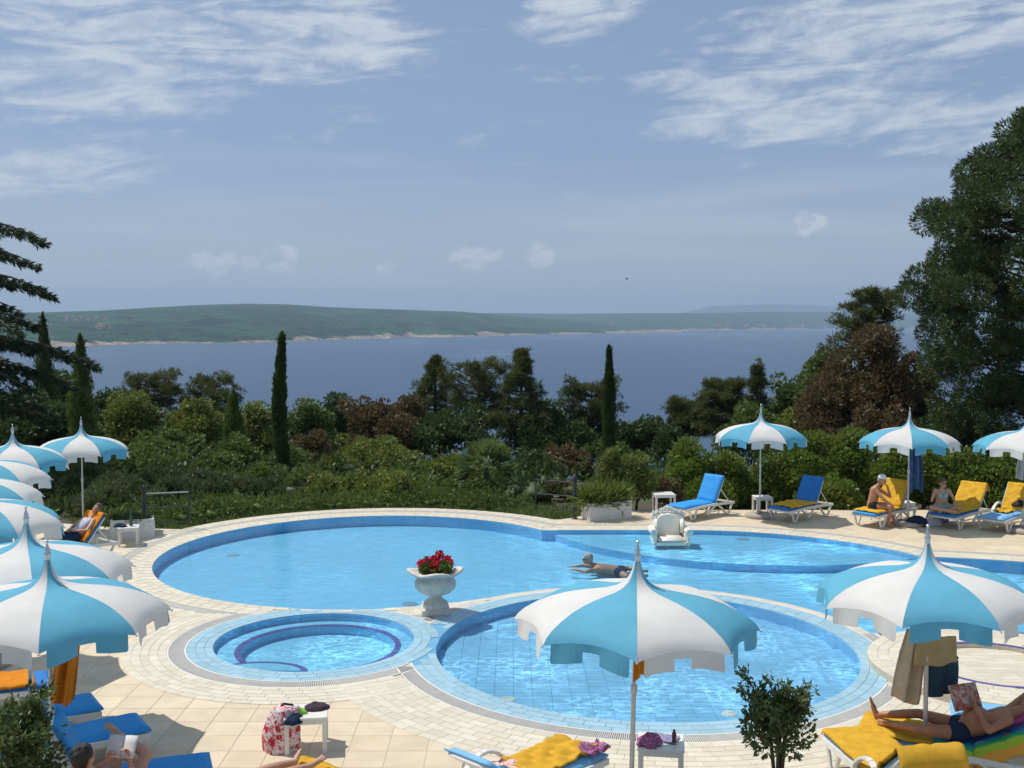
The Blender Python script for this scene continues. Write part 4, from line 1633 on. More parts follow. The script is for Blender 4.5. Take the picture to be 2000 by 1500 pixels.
M_floral = print_mat('red_white_floral_print', [(.50, .015, .03), (.72, .66, .66), (.50, .01, .025)], 16)
M_multi = print_mat('multicolour_print', [(.02, .03, .13), (.05, .08, .30), (.03, .18, .20), (.10, .04, .22)], 9)
M_pinkprint = print_mat('pink_print', [(.42, .06, .16), (.20, .07, .22), (.60, .35, .42)], 22)
M_floral2 = print_mat('pastel_floral_print', [(.70, .62, .55), (.65, .12, .20), (.72, .70, .62), (.45, .62, .35)], 15)
M_mag = print_mat('magazine_cover', [(.45, .42, .36), (.38, .07, .04), (.40, .38, .33)], 17, rough=.4)
M_magblue = print_mat('grey_magazine', [(.22, .20, .34), (.34, .32, .44), (.15, .13, .25)], 18, rough=.4)
M_bagp = print_mat('white_blue_bag', [(.62, .62, .66), (.10, .14, .35), (.66, .66, .68)], 12)

M_rain, t, bs = new_mat('rainbow_towel')
co = t.n('ShaderNodeTexCoord').outputs['Object']
sx_, sy_, sz_ = t.sep(co)
rp = t.n('ShaderNodeValToRGB')
rp.color_ramp.interpolation = 'CONSTANT'
els = rp.color_ramp.elements
for i, (p_, c) in enumerate(((0, (.62, .06, .28)), (.30, (.12, .06, .38)), (.42, (.03, .16, .50)), (.55, (.02, .32, .50)), (.63, (.03, .36, .14)), (.72, (.32, .50, .04)), (.84, (.70, .34, .05)))):
    e = els[i] if i < 2 else els.new(p_)
    e.position = p_
    e.color = (*c, 1)
sa_ = t.n('ShaderNodeAttribute', attribute_name='stripe')
t.l(t.m('ADD', sa_.outputs['Fac'], t.m('MULTIPLY', t.noise(co, 3.0, 3), .06)), rp.inputs[0])
t.l(t.mix(t.m('MULTIPLY', t.ramp(t.noise(co, 7.0, 2), .64, .67), .8), rp.outputs[0], (.60, .05, .16)), bs.inputs['Base Color'])
bs.inputs['Roughness'].default_value = .95

# ---------------------------------------------------------------- parasols
PROF = [(.022, 2.74), (.032, 2.67), (.05, 2.60), (.078, 2.535), (.12, 2.48), (.19, 2.435), (.29, 2.405), (.42, 2.385), (.56, 2.362), (.70, 2.33), (.84, 2.283), (.97, 2.22), (1.08, 2.15), (1.15, 2.085), (1.19, 2.02)]


def canopy_pt(k, s):
    """k along the rib, s from -1 to 1 across one of the eight panels"""
    r_, z_ = PROF[k]
    g = k / (len(PROF) - 1)
    a = s * R(22.5)
    poly = math.cos(R(22.5)) / math.cos(a)
    mid = 1 - s * s
    rr = r_ * (poly * (1 - .055 * g ** 3 * mid) if g > .3 else 1 - (1 - poly) * g / .3)
    zz = z_ + .050 * mid * g ** 4 + .012 * mid * g
    return rr * math.cos(a), rr * math.sin(a), zz


def panel_mesh(mat):
    mb_ = MB()
    n = 9
    mb_.grid(lambda i, j: canopy_pt(round(j * (len(PROF) - 1)), i * 2 - 1), n, len(PROF))
    return mb_.mesh('panel', 'all', mat)


def valance_mesh(mat, seed):
    mb_ = MB()
    rg = random.Random(seed)
    ph = rg.uniform(0, 6)
    cols = [-.86, -.83, -.72, -.6, -.48, -.36, -.25, -.20, -.195, -.1, 0, .1, .195, .20, .25, .36, .48, .6, .72, .83, .86]
    K = len(PROF) - 1

    def pt(s, d):
        x, y, z = canopy_pt(K, s)
        out_ = (.012 + .020 * math.sin(s * 6 + ph)) * d / .2
        f_ = 1 + (out_ + .03 * d) / 1.1
        return x * f_, y * f_, z - d + .008

    def depth(s):
        if abs(s) < .198:
            return .08
        if abs(s) > .845:
            return .16
        return .188 + .008 * math.sin(s * 5 + ph)
    for i in range(len(cols) - 1):
        a, b = cols[i], cols[i + 1]
        m_ = (a + b) / 2
        d0, d1 = depth(a if abs(a) > .198 or abs(m_) < .198 else m_), depth(b if abs(b) > .198 or abs(m_) < .198 else m_)
        if abs(m_) > .198:
            d0 = depth(a) if abs(a) >= .2 else depth(.2)
            d1 = depth(b) if abs(b) >= .2 else depth(.2)
        else:
            d0 = d1 = .08
        vs_ = []
        for j in range(4):
            vs_ += [pt(a, d0 * j / 3), pt(b, d1 * j / 3)]
        mb_.add(vs_, [(j * 2, j * 2 + 1, j * 2 + 3, j * 2 + 2) for j in range(3)])
    return mb_.mesh('valance', 'all', mat)


def make_parasol():
    root = empty('parasol', (0, 0, 0))
    MB().lathe([(.36, 0.0), (.38, .03), (.37, .075), (.32, .105), (.06, .115), (.06, .16), (.04, .16)], 28).build('base', M_conc, root, smooth=True)
    pl_ = MB().tube([(0, 0, .1), (0, 0, 1.35)], .024, 12).build('pole', M_pole, root, smooth=True)
    MB().tube([(0, 0, 1.35), (0, 0, 2.66)], .019, 12).build('upper_pole', M_pole, root, smooth=True)
    MB().lathe([(.031, 1.29), (.034, 1.30), (.034, 1.37), (.031, 1.38)], 14).build('collar', M_pole, root, smooth=True)
    MB().lathe([(.028, 2.66), (.030, 2.74), (.034, 2.745), (.034, 2.765), (.024, 2.78), (.026, 2.81), (.012, 2.845), (.009, 2.875), (.016, 2.885), (.016, 2.90), (.004, 2.912)], 14).build('finial', M_metal, root, smooth=True)
    MB().lathe([(.045, 2.30), (.055, 2.31), (.055, 2.36), (.03, 2.38)], 14).build('hub', M_pole, root, smooth=True)
    pm = [panel_mesh(M_fblue), panel_mesh(M_fwhite)]
    for k in range(8):
        p = link('panel', pm[k % 2], None, root)
        p.rotation_euler = (0, 0, R(45 * k + 22.5))
        v_ = link('valance', valance_mesh((M_fblue, M_fwhite)[k % 2], k), None, p)
    rib = MB()
    K = len(PROF)
    rib.tube([(PROF[j][0], 0, PROF[j][1] - .010) for j in range(4, K)], .006, 6)
    rib.tube([(.05, 0, 2.33), (.30, 0, 2.25), (.56, 0, 2.28)], .005, 6)
    rib.ball((1.195, 0, 2.015), .011, 6, 5)
    rm = rib.mesh('rib', True, M_pole)
    for k in range(8):
        o = link('rib', rm, None, root)
        o.rotation_euler = (0, 0, R(45 * k))
    return root


PAR = [  # u, D, turn, scale, tilt, label
    (160, 25.4, -47, .95, 0, 'blue and white parasol nearest the garden at left, pole in front of the heath shrubs'),
    (26, 23.0, -40, .97, 0, 'blue and white parasol overlapping the left one nearest the garden, its finial in view'),
    (-31, 20.0, 12, 1, 0, 'blue and white parasol cut by the left edge, third from the garden'),
    (-68, 17.7, 30, 1, 0, 'blue and white parasol cut by the left edge, fourth from the garden'),
    (-43, 15.4, 5, 1, 0, 'blue and white parasol cut by the left edge, just behind the two near ones'),
    (48, 12.8, -63, (1.03, 1.03, .96), 0, 'blue and white parasol second nearest at left, partly hidden by the nearest'),
    (88, 11.0, -71, (1.02, 1.02, .945), 0, 'nearest blue and white parasol at left with an orange towel on its pole'),
    (1236, 10.7, -51, (1.04, 1.04, .965), .02, 'blue and white parasol in the foreground right of the middle, beside the paddling pool'),
    (1820, 11.7, -32, (1.03, 1.03, .955), -.01, 'blue and white parasol in the foreground at right with hanging towels'),
    (1485, 27.4, 18, 1, 0, 'blue and white parasol above the two blue loungers by the hedge'),
    (1775, 26.3, -17, 1, 0, 'blue and white parasol between the man and the woman by the hedge'),
    (2004, 25.4, -26, 1, 0, 'blue and white parasol at the right edge by the hedge'),
]
proto = make_parasol()
tree_kids = {}
for c in COL.objects:
    if c.parent is not None:
        tree_kids.setdefault(c.parent.name, []).append(c)
PARPOS = []
for i, (u, D, turn, s, tilt, lab) in enumerate(PAR):
    o = proto if i == 0 else copy_tree(proto, None, tree_kids)
    x, _ = at(u, 900, D)
    o.location = (x, D, 0.006)
    o.rotation_euler = (0, tilt, R(turn)) if not tilt else (0, tilt, 0)
    if tilt:
        o.rotation_euler = (Matrix.Rotation(tilt, 3, 'Y') @ Matrix.Rotation(R(turn), 3, 'Z')).to_euler()
    o.scale = s if isinstance(s, tuple) else (s, s, s)
    tag(o, lab, 'parasol', 'blue and white parasols around the pool')
    PARPOS.append((x, D))


# ---------------------------------------------------------------- sun loungers
def cushion_mesh(L, W, T, mat, seed=0):
    mb_ = MB()
    nu, nv = 16, 9

    def top(i, j):
        x, y = i * L, (j - .5) * W
        ex = min(1, min(i, 1 - i) * L / .05) ** .5
        ey = min(1, min(j, 1 - j) * W / .05) ** .5
        bulge = ex * ey
        seam = 1 - .16 * math.exp(-((x % .38 - .19) / .02) ** 2)
        return (x, y, T * (.35 + .65 * bulge * seam) + .004 * math.sin(x * 9 + seed) * math.sin(y * 7 + seed))
    vs_ = [top(i / (nu - 1), j / (nv - 1)) for j in range(nv) for i in range(nu)]
    vb = [(x, y, 0) for x, y, z in vs_]
    fs_ = [(j * nu + i, j * nu + i + 1, (j + 1) * nu + i + 1, (j + 1) * nu + i) for j in range(nv - 1) for i in range(nu - 1)]
    n = len(vs_)
    fb = [tuple(n + q for q in f_[::-1]) for f_ in fs_]
    ring = [i for i in range(nu)] + [j * nu + nu - 1 for j in range(1, nv)] + [(nv - 1) * nu + i for i in range(nu - 2, -1, -1)] + [j * nu for j in range(nv - 2, 0, -1)]
    fr = [(ring[k], n + ring[k], n + ring[(k + 1) % len(ring)], ring[(k + 1) % len(ring)]) for k in range(len(ring))]
    mb_.add(vs_ + vb, fs_ + fb + fr)
    return mb_.mesh('cushion', 'all', mat)


SEAT, BACK, LW = 1.18, .76, .66


def lounger(loc, foot_deg, label, back=50, cush=None, arms=False, group='white plastic sun loungers', z=.006):
    """origin at the hinge on the floor, +X towards the foot end"""
    root = empty('sun_lounger', (loc[0], loc[1], z), R(foot_deg), label, 'sun lounger', group)
    h = LW / 2
    fr = MB()
    for s in (-1, 1):
        pts = [(x_, s * h, .30 + .018 * math.cos((x_ - .2) * 2.4)) for x_ in np.linspace(-.74, SEAT, 13)]
        for a, b in zip(pts[:-1], pts[1:]):
            mid = [(a[q] + b[q]) / 2 for q in range(3)]
            ln = math.dist(a, b)
            ang_ = -math.atan2(b[2] - a[2], b[0] - a[0])
            fr.box((0, 0, 0), (ln + .004, .045, .062), Matrix.Translation(mid) @ Matrix.Rotation(ang_, 4, 'Y'))
    fr.box((SEAT - .02, 0, .29), (.05, LW - .05, .05), bev=.012)
    fr.box((-.72, 0, .29), (.05, LW - .05, .05), bev=.012)
    fr.build('frame', M_plastic, root)
    sl = MB().box((.05, 0, .315), (.10, LW - .06, .016)).mesh('slat', mat=M_plastic)
    for k in range(9):
        o = link('slat', sl, None, root, (k * .127 + .02, 0, 0))
    for s in (-1, 1):
        a = MB()
        for pts in ([(SEAT - .10, s * h, .29), (SEAT - .20, s * h, .03), (SEAT - .30, s * h, .03), (SEAT - .42, s * h, .29)],):
            a.tube(pts, [.030, .026, .026, .030], 6)
        a.build('leg', M_plastic, root, smooth=True)
        a = MB()
        arcp = [(.36 - .02, s * h, .05)] + [(.36 - .42 * q, s * h, .05 + .235 * math.sin(math.pi * min(q * .62 + .02, 1) * .8) * 1.05) for q in (.2, .4, .6, .8, 1.0)]
        arcp += [(-.22, s * h, .20), (-.36, s * h, .06), (-.46, s * h, .02), (-.54, s * h, .06), (-.66, s * h, .28)]
        a.tube(arcp, .027, 6)
        a.build('leg', M_plastic, root, smooth=True)
        if arms:
            a = MB()
            pa = [(.32, s * (h + .03), .28)] + [(.30 - .62 * q, s * (h + .03), .30 + .25 * math.sin(math.pi * (.12 + q * .76))) for q in np.linspace(0, 1, 8)] + [(-.36, s * (h + .03), .28)]
            for p, q in zip(pa[:-1], pa[1:]):
                mid = [(p[w_] + q[w_]) / 2 for w_ in range(3)]
                a.box((0, 0, 0), (math.dist(p, q) + .01, .07, .035), Matrix.Translation(mid) @ Matrix.Rotation(-math.atan2(q[2] - p[2], q[0] - p[0]), 4, 'Y'), bev=.008)
            a.build('armrest', M_plastic, root, smooth=True)
    bk = empty('backrest', (0, 0, .335))
    bk.parent = root
    bk.rotation_euler = (0, R(back), 0)
    # backrest lies along -X and is swung up about the hinge
    bp_ = MB()
    ring = [(-.0, h - .02), (-.0, -h + .02), (-BACK + .08, -h + .02), (-BACK + .02, -h + .07), (-BACK, -h + .16), (-BACK, h - .16), (-BACK + .02, h - .07), (-BACK + .08, h - .02)]
    bp_.prism([(x_, y_) for x_, y_ in ring][::-1], -.028, 0.0)
    bpo = bp_.build('back_panel', M_plastic, bk)
    if back > 12:
        pr_ = MB()
        for s in (-1, 1):
            top_ = (-.45 * math.cos(R(back)), s * (h - .05), .335 + .45 * math.sin(R(back)) - .02)
            pr_.tube([top_, (-.60, s * (h - .05), .31)], .014, 6)
        pr_.build('prop', M_plastic, root, smooth=True)
    if cush is not None:
        o = link('seat_cushion', cushion_mesh(SEAT + .03, LW - .02, .065, cush, 1), None, root, (0, 0, .328))
        o2 = link('back_cushion', cushion_mesh(BACK + .01, LW - .03, .06, cush, 2), None, bk, (-BACK - .01, 0, .002))
    return root


def towel(loc, foot_deg, x0, x1, width, label, mat, back=50, y_off=0.0, drop=.10, seed=0, cat='towel', lift=.012, z=.006, wr=.012, thick=.012, group=None, over_top=0.0, over_foot=0.0, skew=0.0):
    """cloth laid along a lounger from x0 to x1 (negative = up the backrest), hanging over the sides"""
    rg = np.random.default_rng(seed)
    root_m = Matrix.Translation((loc[0], loc[1], z)) @ Matrix.Rotation(R(foot_deg), 4, 'Z')
    ph = rg.uniform(0, 6, 8)
    n, m_ = 34, 22
    zc = .328 + .066 + lift
    hw = width / 2
    deck = LW / 2 - .01

    def fn(i, j):
        s = x0 + (x1 - x0) * i
        t_ = (j - .5) * 2 * hw + y_off + skew * (i - .5)
        over = max(0, abs(t_) - deck)
        yy = math.copysign(min(abs(t_), deck + .012 + .004 * math.sin(s * 11)), t_)
        w_ = wr * (math.sin(s * 13 + ph[0] + 2 * math.sin(t_ * 5 + ph[1])) * .6 + math.sin(t_ * 17 + ph[2] + 2 * math.sin(s * 6 + ph[3])) * .5 + .5 * math.sin(s * 31 + t_ * 23 + ph[4]))
        if s >= 0:
            fx, fz = s, 0.0
            if s > SEAT + .04:
                fz = -(s - SEAT - .04)
                fx = SEAT + .05
            px, pz = fx, zc + fz + abs(w_) - over
        else:
            q = -s
            ex = 0.0
            if q > BACK + .02:
                ex = q - BACK - .02
                q = BACK + .02
            c_, s2 = math.cos(R(back)), math.sin(R(back))
            nrm = .066 + lift + abs(w_)
            if ex > 0:
                nrm = max(-.06, nrm - ex * 3)
                ex2 = max(0, ex - .04)
            else:
                ex2 = 0
            px = -q * c_ + nrm * s2
            pz = .335 + q * s2 + nrm * c_ - ex2 * .95
            px -= ex2 * .1
            pz -= over * .75
            px += -over * .45 * 0
        return (px, yy, max(pz, .02))
    mb_ = MB()
    mb_.grid(fn, n, m_)
    o = mb_.build('towel', mat, None, smooth='all', solid=thick)
    o.matrix_world = root_m
    return tag(o, label, cat, group)


R_DEG = 221
# loungers by the hedge
RL = [(5.05, 27.75, 'sun lounger with plain bright blue cushion behind the white throne', 62, M_cush, False),
      (7.55, 27.45, 'sun lounger with raised blue back and yellow towel under the first hedge parasol', 62, M_cushd, False),
      (9.48, 26.75, 'sun lounger covered in yellow where the man with the white cap sits', 60, M_cush, False),
      (11.30, 26.55, 'sun lounger with yellow back where the woman in the bikini sits', 52, M_cushd, False),
      (12.28, 26.15, 'sun lounger with arms and blue seat at the right end by the hedge', 58, M_cushp, True)]
for x, y, lab, bk_, cu, ar in RL:
    lounger((x, y), R_DEG, lab, bk_, cu, ar, 'sun loungers along the hedge')
towel((7.55, 27.45), R_DEG, -.02, 1.10, .70, 'yellow towel crumpled on the seat of the second hedge lounger', M_yel, 62, 0, seed=3, wr=.022)
towel((9.48, 26.75), R_DEG, -.84, 1.16, .70, 'yellow towel covering the whole lounger under the man', M_yel, 60, 0, seed=4, over_top=.1)
towel((11.30, 26.55), R_DEG, -.95, -.02, .74, 'yellow towel over the backrest beside the woman', M_yel, 52, 0, seed=5)
towel((11.30, 26.55), R_DEG, .02, 1.12, .62, 'mustard towel on the seat under the woman', M_yel, 52, 0, seed=6)
towel((12.28, 26.15), R_DEG, -.98, -.05, .62, 'yellow towel folded over the rightmost backrest by the hedge', M_yel, 58, .04, seed=7)
towel((12.28, 26.15), R_DEG, .10, .60, .34, 'small crumpled yellow cloth on the rightmost blue seat by the hedge', M_yel, 58, -.05, seed=8, wr=.045)

# loungers at the lower left
LL_DEG = 34


def foot_at(u, v, deg, zt=.40, ln=SEAT):
    x, y = ground(u, v, zt)
    return x - ln * math.cos(R(deg)), y - ln * math.sin(R(deg))


LA = foot_at(185, 1362, LL_DEG)
LB = foot_at(276, 1402, LL_DEG)
LC = foot_at(408, 1484, 20)
LZ = foot_at(95, 1318, LL_DEG - 6)
lounger(LZ, LL_DEG - 6, 'sun lounger with blue cushion and orange towel behind the nearest left parasol', 8, M_cushd, False, 'sun loungers at the lower left')
lounger(LA, LL_DEG, 'bright blue sun lounger half in parasol shade at lower left, farther of two', 8, M_cush, False, 'sun loungers at the lower left')
lounger(LB, LL_DEG, 'blue sun lounger fully in parasol shade at lower left', 8, M_cush, False, 'sun loungers at the lower left')
lounger(LC, 20, 'sun lounger with raised white back beside the reader, its blue foot end in the sun', 66, M_cush, False, 'sun loungers at the lower left')
towel(LZ, LL_DEG - 6, -.1, 1.0, .70, 'orange towel on the lounger behind the nearest left parasol', M_ora, 8, seed=12)
RD_DEG = 82
LR = (-3.80, 9.72)
lounger(LR, RD_DEG, 'sun lounger under the reader at the bottom left corner', 55, M_cush, False, 'sun loungers at the lower left')
towel(LR, RD_DEG, -.8, .9, .62, 'orange towel under the reader at lower left', M_ora, 55, seed=13)

# lounger of the sunbather far left with orange towel
LF_DEG = 243
LFP = (-9.15, 22.4)
lounger(LFP, LF_DEG - 10, 'sun lounger with the dozing sunbather at far left', 50, M_cushd, False, 'sun loungers at far left')
towel(LFP, LF_DEG - 10, -.82, 1.0, .68, 'orange towel behind the dozing sunbather at far left', M_ora, 50, seed=14)

# centre foreground
CF_DEG = 47
CF = foot_at(1140, 1452, CF_DEG)
lounger(CF, CF_DEG, 'sun lounger with blue cushion and crumpled yellow towel in the centre foreground', 35, M_cushp, True, 'sun loungers in the foreground')
towel(CF, CF_DEG, .18, 1.12, .54, 'crumpled yellow towel on the centre foreground lounger', M_yel, 35, .02, seed=21, wr=.040, thick=.018)
towel(CF, CF_DEG, -.20, .24, .52, 'pastel floral cloth on the centre foreground lounger', M_floral2, 35, .05, seed=22, wr=.035)
o = towel(CF, CF_DEG, .90, 1.22, .22, 'small pink printed cloth on the foot corner of the centre lounger', M_pinkprint, 35, -.26, seed=23, wr=.05, lift=.045)

# feet and yellow towel at the bottom edge
BF_DEG = 52
BF = foot_at(632, 1494, BF_DEG)
lounger(BF, BF_DEG, 'sun lounger at the bottom edge with yellow towel and a resting foot', 4, M_cush, False, 'sun loungers in the foreground')
towel(BF, BF_DEG, -.6, 1.20, .66, 'yellow towel at the bottom edge under a resting foot', M_yel, 4, seed=24)

# right foreground
RF_DEG = 97
RF = foot_at(1664, 1425, RF_DEG)
lounger(RF, RF_DEG, 'sun lounger fully covered in yellow in the right foreground', 40, M_cushp, True, 'sun loungers in the foreground')
towel(RF, RF_DEG, -.02, 1.25, .72, 'smooth yellow towel on the seat in the right foreground', M_yel, 40, seed=31, wr=.008)
towel(RF, RF_DEG, -1.0, -.10, .74, 'yellow towel folded over the backrest at the bottom right', M_yel, 40, seed=32, wr=.016, thick=.03)
RM_DEG = 152
RM = foot_at(1690, 1412, RM_DEG)
lounger(RM, RM_DEG, 'sun lounger under the man reading a magazine at lower right', 28, M_cushp, False, 'sun loungers in the foreground')
towel(RM, RM_DEG, .42, 1.24, .68, 'yellow towel under the feet of the reading man', M_yel, 28, seed=33, wr=.012, thick=.02)
rain = towel(RM, RM_DEG, -.80, .52, .98, 'rainbow striped towel under the reading man', M_rain, 28, .14, seed=34, wr=.014)
at_ = rain.data.attributes.new('stripe', 'FLOAT', 'POINT')
at_.data.foreach_set('value', [(k // 34) / 21 for k in range(len(rain.data.vertices))])
RB_DEG = 160
RB = foot_at(1862, 1378, RB_DEG)
lounger(RB, RB_DEG, 'pale blue sun lounger behind the reading man', 20, M_cushp, False, 'sun loungers in the foreground')


# ---------------------------------------------------------------- side tables
def table(loc, deg, label, s=.46, h=.42, z=.006):
    root = empty('side_table', (loc[0], loc[1], z), R(deg), label, 'side table', 'white plastic side tables')
    MB().box((0, 0, h - .015), (s, s, .03), bev=.008).build('top', M_plastic, root)
    MB().box((0, 0, h - .055), (s - .02, s - .02, .05)).build('apron', M_plastic, root)
    lg = MB().box((0, 0, (h - .08) / 2), (.05, .05, h - .08)).mesh('leg', mat=M_plastic)
    for sx in (-1, 1):
        for sy in (-1, 1):
            link('leg', lg, None, root, (sx * (s / 2 - .035), sy * (s / 2 - .035), 0))
    return root


TB = (-2.42, 12.42)
table(TB, 8, 'white side table with the red floral bag on the beige paving', .50, .43)
table((-8.62, 23.95), 15, 'white side table with a bottle at far left', .45, .42)
table((4.0, 28.15), 4, 'white side table behind the throne at the foot of the bright blue lounger', .55, .50)
table((6.55, 27.9), 4, 'white side table beside the first hedge parasol pole', .45, .46)
TC = (1.62, 11.45)
table(TC, -8, 'white side table with magazines beside the foreground parasol pole', .50, .45)
table((10.05, 27.3), 4, 'white side table behind the man with the white cap', .42, .42)

# things on and at the tables
bag = empty('beach_bag', (TB[0] - .30, TB[1] - .10, 0.006), R(-12), 'red and white floral cloth bag leaning on the side table', 'bag')
mb = MB()


def bag_fn(i, j):
    a = i * 2 * math.pi
    z_ = j * .60
    bul = (.85 + .28 * math.sin(math.pi * (j * .85 + .12))) * (1 - .25 * j)
    wob_ = 1 + .07 * math.sin(3 * a + j * 7) + .05 * math.sin(7 * a + j * 11)
    return (.225 * bul * wob_ * math.cos(a) + .08 * j, .15 * bul * wob_ * math.sin(a), z_ * .86 + .015 * math.sin(4 * a) * j)


mb.grid(bag_fn, 36, 20, closed_u=True)
mb.f.append(tuple(range(36)))
mb.f.append(tuple(19 * 36 + k for k in range(36)))
mb.build('body', M_floral, bag, smooth='all')
mb = MB()
mb.tube([(0, .0, .49), (.04, .05, .54), (.14, .06, .53), (.20, .02, .45)], .012, 6)
mb.build('handle', M_navy, bag, smooth=True)


def heap(name, loc, size, mat, label, cat, seed, deg=0, amp=.35):
    """crumpled cloth lump"""
    rg = np.random.default_rng(seed)
    ph = rg.uniform(0, 6, 6)
    mb_ = MB()

    def fn(i, j):
        a, e = i * 2 * math.pi, j * math.pi / 2
        k_ = 1 + amp * (math.sin(3 * a + ph[0] + 2 * e) * .4 + math.sin(5 * a + ph[1] - 3 * e) * .35 + .3 * math.sin(9 * a + ph[2] + 6 * e))
        return (size[0] / 2 * k_ * math.cos(a) * math.cos(e), size[1] / 2 * k_ * math.sin(a) * math.cos(e), size[2] * math.sin(e) * (1 + amp * .5 * math.sin(4 * a + ph[3])))
    mb_.grid(fn, 30, 9, closed_u=True)
    mb_.f.append(tuple(range(29, -1, -1)))
    o = mb_.build(name, mat, None, smooth='all')
    o.location = loc
    o.rotation_euler = (0, 0, R(deg))
    return tag(o, label, cat)


tz = .436
M_lime = pmat('lime_plastic', (.22, .50, .03), .4, .1, 8)
M_darkpurple = pmat('dark_purple_cloth', (.045, .025, .045), .85, .2, 8, .5, 160)
heap('swim_bag', (TB[0] - .10, TB[1] - .08, tz), (.24, .20, .06), M_lime, 'lime green and black swim bag on the floral bag table', 'swim bag', 1, 30, .2)
heap('folded_cloth', (TB[0] + .10, TB[1] + .08, tz), (.30, .24, .07), M_darkpurple, 'dark purple cloth on the floral bag table', 'cloth', 2, 10, .15)
heap('folded_cloth', (TB[0] - .10, TB[1] - .22, tz - .05), (.26, .20, .09), M_navy, 'black cloth hanging from the front of the floral bag table', 'cloth', 3, 60, .2)
heap('crumpled_cloth', (TC[0] - .14, TC[1] - .10, .456), (.26, .22, .12), M_pinkprint, 'pink printed cloth beside the magazines on the foreground table', 'cloth', 4, 0, .3)
for k, (dx_, dy_, dg) in enumerate(((-.02, .04, 14), (.04, .05, -22))):
    o = MB().box((0, 0, 0), (.30, .22, .010)).build('magazine', M_magblue)
    o.location = (TC[0] + dx_, TC[1] + dy_, .462 + .011 * k)
    o.rotation_euler = (0, 0, R(dg))
    tag(o, ['lower violet grey magazine on the foreground side table', 'upper violet grey magazine on the foreground side table'][k], 'magazine')
o = MB().lathe([(.022, 0), (.024, .01), (.024, .12), (.014, .14), (.014, .16)], 14).build('lotion_bottle', pmat('dark_bottle', (.10, .03, .03), .35), smooth=True)
o.location = (TC[0] + .13, TC[1] - .08, .456)
tag(o, 'small dark lotion bottle on the foreground side table', 'bottle')
M_glass = pmat('green_bottle_glass', (.02, .08, .035), .12, .1, 8, spec=.8)
o = MB().lathe([(.035, 0), (.038, .01), (.038, .18), (.030, .22), (.014, .26), (.014, .31), (.016, .32)], 16).build('bottle', M_glass, smooth=True)
o.location = (-8.58, 24.0, .43)
tag(o, 'green bottle on the side table at far left', 'bottle')
heap('dark_cloth', (-8.78, 23.9, .43), (.28, .20, .07), M_navy, 'dark cloth beside the bottle at far left', 'cloth', 6)
heap('tote_bag', (10.62, 26.65, .006), (.62, .40, .44), M_bagp, 'white and blue patterned beach bag between the man and the woman', 'bag', 7, 20, .14)
heap('tote_bag', (10.35, 26.25, .006), (.45, .34, .24), pmat('pale_bag', (.50, .52, .56), .8), 'pale grey bag behind the parasol base in the middle of the hedge row', 'bag', 8, 0, .18)
heap('dark_bundle', (9.95, 26.15, .10), (.50, .36, .16), M_navy, 'navy bundle lying on the concrete parasol base', 'bundle', 9, 0, .2)
heap('dark_cloth', (12.45, 26.1, .52), (.40, .26, .14), M_black, 'black cloth on the rightmost hedge lounger', 'cloth', 10, 0, .2)


# ---------------------------------------------------------------- cloths that hang
def hang(name, loc, w_, h_, mat, label, cat, deg=0, seed=0, folds=4, amp=.04, gather=.55, slant=0.0, thick=.008):
    """cloth hanging from its top edge at loc, gathered at the top"""
    rg = np.random.default_rng(seed)
    ph = rg.uniform(0, 6, 4)
    mb_ = MB()

    def fn(i, j):
        g = gather + (1 - gather) * (1 - (1 - j) ** 2)
        x_ = (i - .5) * w_ * g + slant * j
        y_ = amp * math.sin(i * folds * math.pi * 2 + ph[0] + .6 * j) * (1.25 - .5 * j) + .02 * math.sin(i * 13 + ph[1])
        z_ = -j * h_ * (1 + .06 * math.sin(i * 5 + ph[2]))
        return (x_, y_, z_)
    mb_.grid(fn, 40, 20)
    o = mb_.build(name, mat, None, smooth='all', solid=thick)
    o.location = loc
    o.rotation_euler = (0, 0, R(deg))
    return tag(o, label, cat)


x7, y7 = PARPOS[6]
xf1, yf1 = PARPOS[7]
xf2, yf2 = PARPOS[8]
xb, yb = PARPOS[10]
xc, yc = PARPOS[11]
hang('hanging_towel', (xf1 + .085, yf1 - .04, 1.98), .14, .56, M_ora, 'narrow orange towel hanging beside the foreground parasol pole', 'towel', 20, 1, 2, .02, .4, -.02)
hang('hanging_towel', (x7 + .18, y7 + .03, 1.68), .24, .64, M_ora, 'orange towel hanging under the nearest left parasol', 'towel', 10, 2, 2, .03, .9, -.08)
hang('hanging_towel', (xf2 - .07, yf2 + .12, 1.58), .36, .80, M_beige, 'long beige towel hanging behind the right foreground parasol pole', 'towel', 10, 3, 2, .04, .55, -.10)
hang('hanging_towel', (xf2 + .06, yf2 - .06, 1.56), .50, .32, pmat('tan_towel', (.46, .36, .19), .9, .1, 7, .6, 200), 'short tan towel tucked under the right foreground parasol', 'towel', 8, 4, 1, .03, .9, .0)
o = empty('swimwear', (xf2 + .20, yf2 + .10, 1.26), R(5), 'dark petrol swim shorts drying under the right foreground parasol', 'swimwear')
M_petrol = pmat('petrol_cloth', (.012, .05, .08), .8, .15, 8, .4, 160)
for s in (-1, 1):
    mb = MB()
    mb.lathe([(.105, -.44), (.115, -.30), (.12, -.12), (.11, -.02)], 16, Matrix.Translation((s * .085, .01 * s, .02 - .03 * (s > 0))) @ Matrix.Diagonal((1, .45, 1 - .12 * (s > 0), 1)), cap=False)
    mb.build('trouser_leg', M_petrol, o, smooth='all')
MB().box((0, 0, .01), (.36, .09, .05), bev=.015).build('waistband', M_petrol, o)
hang('hanging_towel', (xb + .17, yb + .05, 1.95), .36, 1.12, M_multi, 'dark multicoloured towel hanging from the middle hedge parasol', 'towel', 5, 6, 2, .05, .75, .05)
